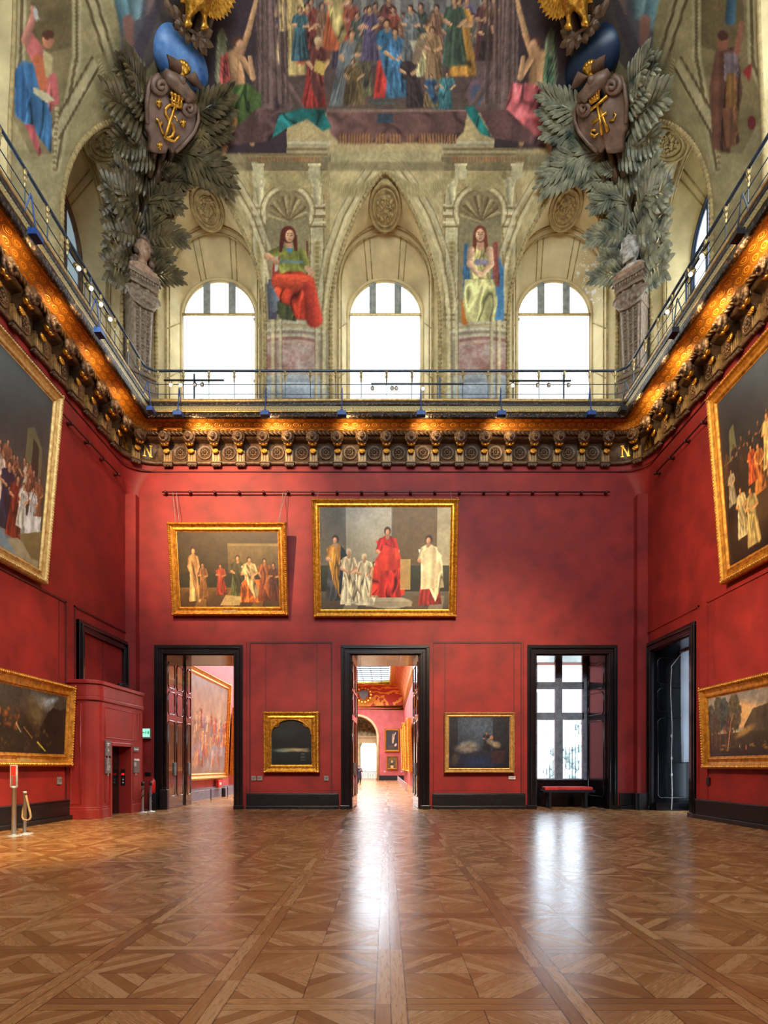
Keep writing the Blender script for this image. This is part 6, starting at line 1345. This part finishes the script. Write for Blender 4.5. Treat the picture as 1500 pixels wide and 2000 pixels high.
# cove of the gallery: red with gilt scrolls, gilt frame round the skylight
def cove_mat():
    t = NT('red_and_gilt_cove'); v = t.mapped((1,1,1)); w1 = t.n('TexWave', wave_type='RINGS', i_Vector=v, i_Scale=.55, i_Distortion=9, i_Detail=3, i_Detail_Scale=1.6)
    f = t.ramp(w1.outputs[1], [(.62,(0,0,0)),(.7,(255,255,255))]); col = t.mix(f, rgba((176,56,46)), rgba((226,160,62))); b = t.bsdf(i_Base_Color=col, i_Roughness=.5); return t.m
COVM = cove_mat(); SKX0, SKX1, SKY0, SKY1, SKZ = -7.4, .42, 28.2, 67.4, 10.9
rows = []
for k in range(9):
    a = PI/2*k/8; f = 1-math.cos(a); z = GZ+(SKZ-GZ)*math.sin(a)
    x0, x1, y0, y1 = GX0+(SKX0-GX0)*f, GX1+(SKX1-GX1)*f, TB+(SKY0-TB)*f, GY1+(SKY1-GY1)*f; rows.append([(x0,y0,z),(x1,y0,z),(x1,y1,z),(x0,y1,z),(x0,y0,z)])
m = MB(); m.grid(rows); GC = struct('ceiling_gallery', m, COVM)
def rect_tube(mb, x0, x1, y0, y1, z, r): mb.tube([(x0,y0,z),(x1,y0,z),(x1,y1,z),(x0,y1,z)], r, 8, closed=True)
m = MB(); rect_tube(m, GX0, GX1, TB, GY1, GZ, .22); rect_tube(m, GX0, GX1, TB, GY1, GZ-.3, .1); m.obj('cornice', GOLDB, GC, True)
m = MB(); rect_tube(m, SKX0-.15, SKX1+.15, SKY0-.15, SKY1+.15, SKZ-.05, .3); rect_tube(m, SKX0, SKX1, SKY0, SKY1, SKZ, .14); m.obj('skylight_surround', GOLDB, GC, True)
SKW = setting('window_14')
m = MB()
for k in range(1, 8): x = SKX0+(SKX1-SKX0)*k/8; m.box(x-.03,x+.03,SKY0,SKY1,SKZ,SKZ+.1)
for k in range(1, 30): y = SKY0+(SKY1-SKY0)*k/30; m.box(SKX0,SKX1,y-.04,y+.04,SKZ,SKZ+.1)
m.obj('glazing_bars', IRON, SKW)
m = MB(); m.box(SKX0,SKX1,SKY0,SKY1,SKZ+.1,SKZ+.11); m.obj('pane', GLASS, SKW)
# coat of arms on the end cove
t = thing('cove_crest', 'small dark shield crest among gilt scrolls on the far gallery cove', 'crest', (-2.6,69.2,9.7)); m = MB(); m.prism([(-.5,.5),(.5,.5),(.5,-.1),(0,-.6),(-.5,-.1)], -.1, .1); m.obj('shield', BRONZEDK, t); m = MB()
for k in range(14): a = 2*PI*k/14; m.ell((.85*math.cos(a), -.05, .85*math.sin(a)), (.18,.1,.18), 7, 5)
m.obj('wreath', GOLDB, t, True)
# vestibule beyond the arch
m = MB(); m.box(ax-6,ax+6,79,79.3,0,9); m.box(ax-6,ax-5.8,GY1+.6,79,0,9); m.box(ax+5.8,ax+6,GY1+.6,79,0,9); m.box(ax-6,ax+6,GY1+.6,79.3,9,9.3); V = struct('wall_vestibule', m, pm('white_stone', (232,228,214), .7, var=.04))
m = MB(); rows = []
for i in range(9):
    th = PI/2*i/8; rows.append([(ax+4.6*math.cos(th)*math.cos(a), 73.4+4.6*math.cos(th)*math.sin(a), 5.2+3.4*math.sin(th)) for a in [PI*k/20 for k in range(21)]])
m.grid(rows); m.obj('half_dome', pm('coffered_dome_plaster', (122,100,66), .7, var=.35, scale=3, bump=.5, bscale=6), V, True)
m = MB(); m.box(ax-5,ax+5,73.6,74.2,4.45,5.2); m.box(ax-5,ax+5,73.5,74.3,5.05,5.25); m.obj('entablature', STONE, V)
for x in (-3.4,-1.1,1.4): m = MB(); m.lathe([(.36,0),(.36,.2),(.29,.3),(.27,2),(.24,3.9),(.3,4.0),(.42,4.3),(.42,4.45)], 18, (ax+x+1.2,73.9,0)); m.obj('column', STONE, V, True)
t = thing('balustrade', 'dark wrought-iron balustrade beyond the far arch', 'balustrade', (ax+.4,72.6,0))
for k in range(21): m = MB(); m.tube([(-2+.2*k,0,0),(-2+.2*k,0,.95)], .015, 5); m.obj('upright', IRON, t)
m = MB(); m.box(-2.1,2.1,-.04,.04,.95,1.0); m.box(-2.1,2.1,-.02,.02,.1,.14); m.obj('handrail', IRON, t)
for k in range(10): m = MB(); m.tube([(-1.9+.4*k+.14*math.cos(a),0,.55+.25*math.sin(a)) for a in [2*PI*j/14 for j in range(14)]], .014, 5, closed=True); m.obj('scroll', IRON, t)
# pictures in the gallery
painting('huge hazy crowd painting in the next gallery seen through the left door', (GX0,25.75,.95), EXL, NL, 7.9, 5.16, math.radians(2.5), .34, GOLDB, p_crowd_haze, res=.05, cmat=CANVASG)
painting('second gilt-framed painting just beyond the huge crowd painting in the next gallery', (GX0,34.7,1.15), EXL, NL, 5.0, 3.8, math.radians(2.5), .3, GOLD, p_hall_a, res=.08, depth=2.2)
painting('dark painting with one pale figure on the far gallery wall, above a smaller picture', (-.24,GY1,3.3), EXB, NB, 1.75, 2.65, .02, .19, GOLDB, p_dark_figure, res=.04)
painting('small brown picture in a gilt frame under the dark one on the far gallery wall', (.0,GY1,1.25), EXB, NB, 1.25, 1.55, .02, .15, GOLD, p_brown_small, res=.04)
painting('nearer gilt-framed painting seen edge-on along the right side of the next gallery', (GX1,52,1.2), EXR, NR_, 7.0, 4.0, .03, .35, GOLDB, p_hall_a, res=.15, depth=1.8)
painting('farther gilt-framed painting seen edge-on along the right side of the next gallery', (GX1,66,1.2), EXR, NR_, 8.0, 4.6, .03, .35, GOLDB, p_hall_b, res=.15, depth=1.8)
t = thing('rope_barrier', 'low row of pale posts with a rope along the right side of the next gallery', 'barrier', (GX1-.75,60,0))
for k in range(13): m = MB(); m.tube([(0,-22+2.6*k,0),(0,-22+2.6*k,.55)], .03, 6); m.obj('post', STEEL, t)
m = MB(); m.tube([(0,-22,.52),(0,9.2,.52)], .012, 5); m.obj('rope', WHITE, t)
t = thing('rope_barrier', 'low dark posts with a rope before the huge crowd painting in the next gallery', 'barrier', (-8.2,28.4,0))
for k in range(4): m = MB(); m.tube([(0,-2.9+3.0*k,0),(0,-2.9+3.0*k,.56)], .02, 6); m.obj('post', IRON, t)
m = MB(); m.tube([(0,-2.9,.53),(0,6.1,.53)], .008, 5); m.obj('rope', GREY, t)
t = thing('red_box', 'small red call box on the gallery wall under the huge crowd painting', 'alarm box', (GX0+.105,32.1,.62)); m = MB(); m.box(0,.16,-.35,.35,-.12,.28); m.obj('body', pm('signal_red', (224,52,40), .4), t, bevel=.02); m = MB(); m.box(.16,.17,-.15,.15,.02,.14); m.obj('plate', WHITE, t)
t = thing('fire_extinguisher', 'dark extinguisher standing under the red box in the next gallery', 'fire extinguisher', (GX0+.35,32.4,0)); m = MB(); m.lathe([(.1,0),(.11,.02),(.11,.42),(.06,.5),(.03,.52)], 14); m.obj('cylinder', IRON, t, True); m = MB(); m.tube([(0,0,.5),(.1,0,.55)], .02, 6); m.obj('lever', GREY, t)
for i, (x, z) in enumerate(((-.22,.62),(1.75,.62))): card('white label on the far gallery wall %s of the small brown picture' % ('left' if i == 0 else 'right'), x, GY1, 1.0, .2, .16, mat=WHITE)
# visitor far down the gallery, dark coat and pale scarf, holding something up to look at
pe = thing('person', 'visitor in a dark padded coat and pale scarf, standing far down the gallery', 'person', (-2.5,56.0,0), PI*1.15)
def limb(mb, pts, rs, n=10):
    mb.tube(pts, rs, n)
    for p, r in ((pts[0], rs[0]), (pts[-1], rs[-1])): mb.ell(p, r*.98, 8, 6)
mb = MB()
for sg in (-1, 1):
    limb(mb, [(sg*.1,0,.86),(sg*.1,.03,.48),(sg*.1,-.01,.1)], [.095,.062,.042]); mb.ell((sg*.1,.06,.05), (.05,.13,.05), 10, 6)
mb.ell((0,0,.95), (.17,.12,.15), 14, 10); mb.ell((0,0,1.15), (.16,.11,.2), 14, 10); mb.ell((0,0,1.32), (.19,.11,.12), 14, 10); limb(mb, [(0,0,1.36),(0,.015,1.48)], [.06,.055])
mb.ell((0,.03,1.58), (.075,.095,.115), 14, 10); mb.tube([(0,.12,1.6),(0,.14,1.56)], [.012,.018], 6)
for sg in (-1, 1): mb.ell((sg*.078,.02,1.58), (.012,.025,.03), 6, 5)
for sg in (-1, 1):
    limb(mb, [(sg*.2,0,1.36),(sg*.25,.06,1.12),(sg*.13,.27,1.2)], [.055,.045,.035]); mb.ell((sg*.11,.31,1.21), (.035,.045,.02), 8, 6)
    for k in range(4): mb.tube([(sg*(.09+.014*k),.34,1.215),(sg*(.075+.014*k),.38,1.23-.004*k),(sg*(.065+.012*k),.395,1.21)], [.009,.008,.006], 6)
    mb.tube([(sg*.09,.31,1.225),(sg*.06,.34,1.245)], [.01,.008], 6)
mobj('body', fuse(mb, .012, 2), pm('warm_skin', (196,150,122), .6), pe)
mb = MB(); mb.lathe([(.2,.0),(.235,.1),(.22,.35),(.2,.55),(.17,.72),(.19,.85),(.2,.95),(.12,1.03)], 18, (0,0,.45)); mb.v = [(x, y*.72, z) for x, y, z in mb.v]
for sg in (-1, 1): limb(mb, [(sg*.2,0,1.36),(sg*.25,.06,1.12),(sg*.16,.22,1.18)], [.075,.065,.05])
mobj('coat', fuse(mb, .014, 2), pm('navy_coat', (44,50,72), .7), pe)
mb = MB()
for sg in (-1, 1): limb(mb, [(sg*.1,0,.6),(sg*.1,.03,.45),(sg*.1,-.01,.1)], [.09,.072,.055])
mobj('trousers', fuse(mb, .014, 1), pm('black_trousers', (30,30,36), .7), pe)
mb = MB(); mb.tube([(.11*math.cos(a), .02+.1*math.sin(a), 1.44+.02*math.sin(3*a)) for a in [2*PI*k/16 for k in range(16)]], .045, 8, closed=True); mb.obj('scarf', pm('lilac_scarf', (150,130,160), .8), pe, True)
mb = MB(); mb.ell((0,.0,1.62), (.095,.11,.12), 14, 10); mb.ell((0,-.06,1.5), (.09,.06,.12), 12, 8); mobj('hair', fuse(mb, .014, 1), pm('brown_hair', (60,42,34), .6), pe)
gd = thing('leaflet', 'small grey leaflet held up by the distant visitor', 'leaflet', (-2.5,56.0,0), PI*1.15); mb = MB(); mb.box(-.11,.11,.37,.385,1.2,1.36); mb.obj('sheet', GREY, gd)
# ================================================================ outside the tall end window
def far_tree(label, x, y, z, h, w_, seed):
    t = thing('tree', label, 'tree', (x, y, z)); rr = random.Random(seed)
    mb = MB(); mb.tube([(0,0,0),(.1,0,h*.5)], [.3,.18], 8); mb.obj('trunk', pm('grey_bark', (150,148,146), .9), t)
    mb = MB()
    for k in range(70): a, q = rr.random()*2*PI, math.sqrt(rr.random()); zz = rr.uniform(.35,1); s = math.sin(PI*min(1,(zz-.3)/.75))+.2; mb.ell((q*w_*s*math.cos(a), q*w_*s*math.sin(a), h*zz), w_*rr.uniform(.18,.3), 7, 5)
    mb.obj('crown', pm('overexposed_pale_leaves', (168,186,184), .8, var=.3, scale=1.5), t)  # foliage paled in its colour to imitate overexposed daylight
far_tree('tall washed-out tree outside seen between the bars of the tall end window', 20.2, 62, -8, 14.5, 1.6, 1)
far_tree('smaller washed-out tree outside behind the left half of the tall end window', 17.3, 60, -8, 11.5, 1.5, 2)
m = MB(); m.box(10,60,26,140,-8.4,-8); struct('ground_outside', m, pm('pale_courtyard_gravel', (214,208,196), .9, var=.05))
# ================================================================ camera, daylight, lamps
cam = bpy.data.cameras.new('camera'); co = bpy.data.objects.new('camera', cam); COL.objects.link(co)
co.location = (0, 0, EYE); co.rotation_euler = (PI/2, 0, 0)
cam.sensor_fit = 'HORIZONTAL'; cam.sensor_width = 36.0; cam.lens = F/1500*36
cam.shift_x = (750-CX)/1500; cam.shift_y = (CY-1000)/1500; cam.clip_end = 300
SC.camera = co
w = bpy.data.worlds.new('sky'); SC.world = w; w.use_nodes = True
bg = w.node_tree.nodes['Background']; bg.inputs[0].default_value = (.79, .91, 1.0, 1); bg.inputs[1].default_value = 6.3
def light(kind, name, loc, energy, color=(1,1,1), target=None, **k):
    l = bpy.data.lights.new(name, kind); l.energy = energy; l.color = color
    for a, b in k.items():
        if a == 'portal': l.cycles.is_portal = b
        else: setattr(l, a, b)
    o = bpy.data.objects.new(name, l); COL.objects.link(o); o.location = loc
    if target is not None: o.rotation_euler = (Vector(target)-Vector(loc)).to_track_quat('-Z', 'Y').to_euler()
    return o
def portal(loc, target, sx, sy): return light('AREA', 'daylight_portal', loc, 1, target=target, shape='RECTANGLE', size=sx, size_y=sy, portal=True)
for side in 'blr':
    for c in BAYS[side]:
        p0, p1 = at_side(side, c, PW-.2, 17.8), at_side(side, c, 0, 17.8); portal(p0, p1, 3.0, 6.4)
portal((0, YF-.1, 20.5), (0, 0, 20.5), 18.5, 12.5)  # unseen vault end behind the viewer left open for even sky fill
portal((HW+1.62, 20.9, 3.0), (0, 20.9, 3.0), 3.0, 6.0)
portal((6.98, 24.75, 3.2), (6.98, 0, 3.2), 3.2, 6.2)
light('AREA', 'gallery_skylight', (-3.5, 47.8, 11.3), 8500, (.96, .98, 1.0), (-3.5, 47.8, 0), shape='RECTANGLE', size=7.8, size_y=39)
light('AREA', 'vestibule_lamp', (-3.5, 75.6, 4.3), 450, (1, .97, .9), (-3.5, 78.5, 1), shape='DISK', size=2.5)
WARM = (1.0, .74, .38); TUNG = (1.0, .78, .5); WARM2 = (1.0, .66, .36)
# warm lamps tucked under the cornice, washing the gilt cove
for x in (-6.9, -4.2, -1.45, 1.3, 4.0): light('SPOT', 'cove_lamp', (x, YB-1.3, 13.98), 95, WARM, (x+.45, YB-.55, 14.1), spot_size=2.6, spot_blend=1.0, shadow_soft_size=.12)
for y in (14.6, 16.6, 18.7, 20.6):
    light('SPOT', 'cove_lamp', (-HW+1.3, y, 13.98), 60, WARM, (-HW+.55, y+.3, 14.1), spot_size=2.6, spot_blend=1.0, shadow_soft_size=.12)
    light('SPOT', 'cove_lamp', (HW-1.3, y, 13.98), 140, WARM, (HW-.55, y+.3, 14.1), spot_size=2.6, spot_blend=1.0, shadow_soft_size=.12)
# warm spots for the pools of light, some added unseen in mid-air
def spot(loc, tgt, e, size=.5, col=TUNG): light('SPOT', 'warm_spot', loc, e, col, tgt, spot_size=size, spot_blend=1.0, shadow_soft_size=.12)
spot((-7.5, 12.6, 14.6), (-6.2, YB, 10.9), 9000, .85, WARM2); spot((8.3, 12, 14.9), (.2, YB, 9.0), 6760, .4); spot((3, 3, 14.9), (3.6, YB, 4.2), 15000, .5, WARM2)
spot((-3, 3, 14.9), (-3.4, YB, 2.6), 9360, .3); spot((-8.3, 10, 14.9), (9.4, 16, 9.0), 13520, .6); spot((-8.3, 13, 14.9), (9.6, 16.5, 2.8), 7800, .4)
spot((8.3, 10, 14.9), (-9.4, 15, 9.0), 3900, .6); spot((8.3, 13, 14.9), (-9.6, 16.5, 2.6), 7800, .4); spot((0, 0, 15), (-8.4, 13.6, 0), 30000, .42, (1, .75, .35)); spot((8.3, 14, 14.9), (-8.6, 20.5, 2.4), 6760, .3)
VS = SC.view_settings; VS.view_transform = 'Standard'; VS.look = 'None'; VS.exposure = 0.35; VS.gamma = 1.0; VS.use_curve_mapping = False
SC.cycles.use_denoising = True; SC.cycles.use_adaptive_sampling = True; SC.cycles.adaptive_threshold = .025; SC.cycles.max_bounces = 10; SC.cycles.diffuse_bounces = 6; SC.cycles.transparent_max_bounces = 12; SC.cycles.sample_clamp_indirect = 8.0; SC.cycles.caustics_reflective = False; SC.cycles.caustics_refractive = False
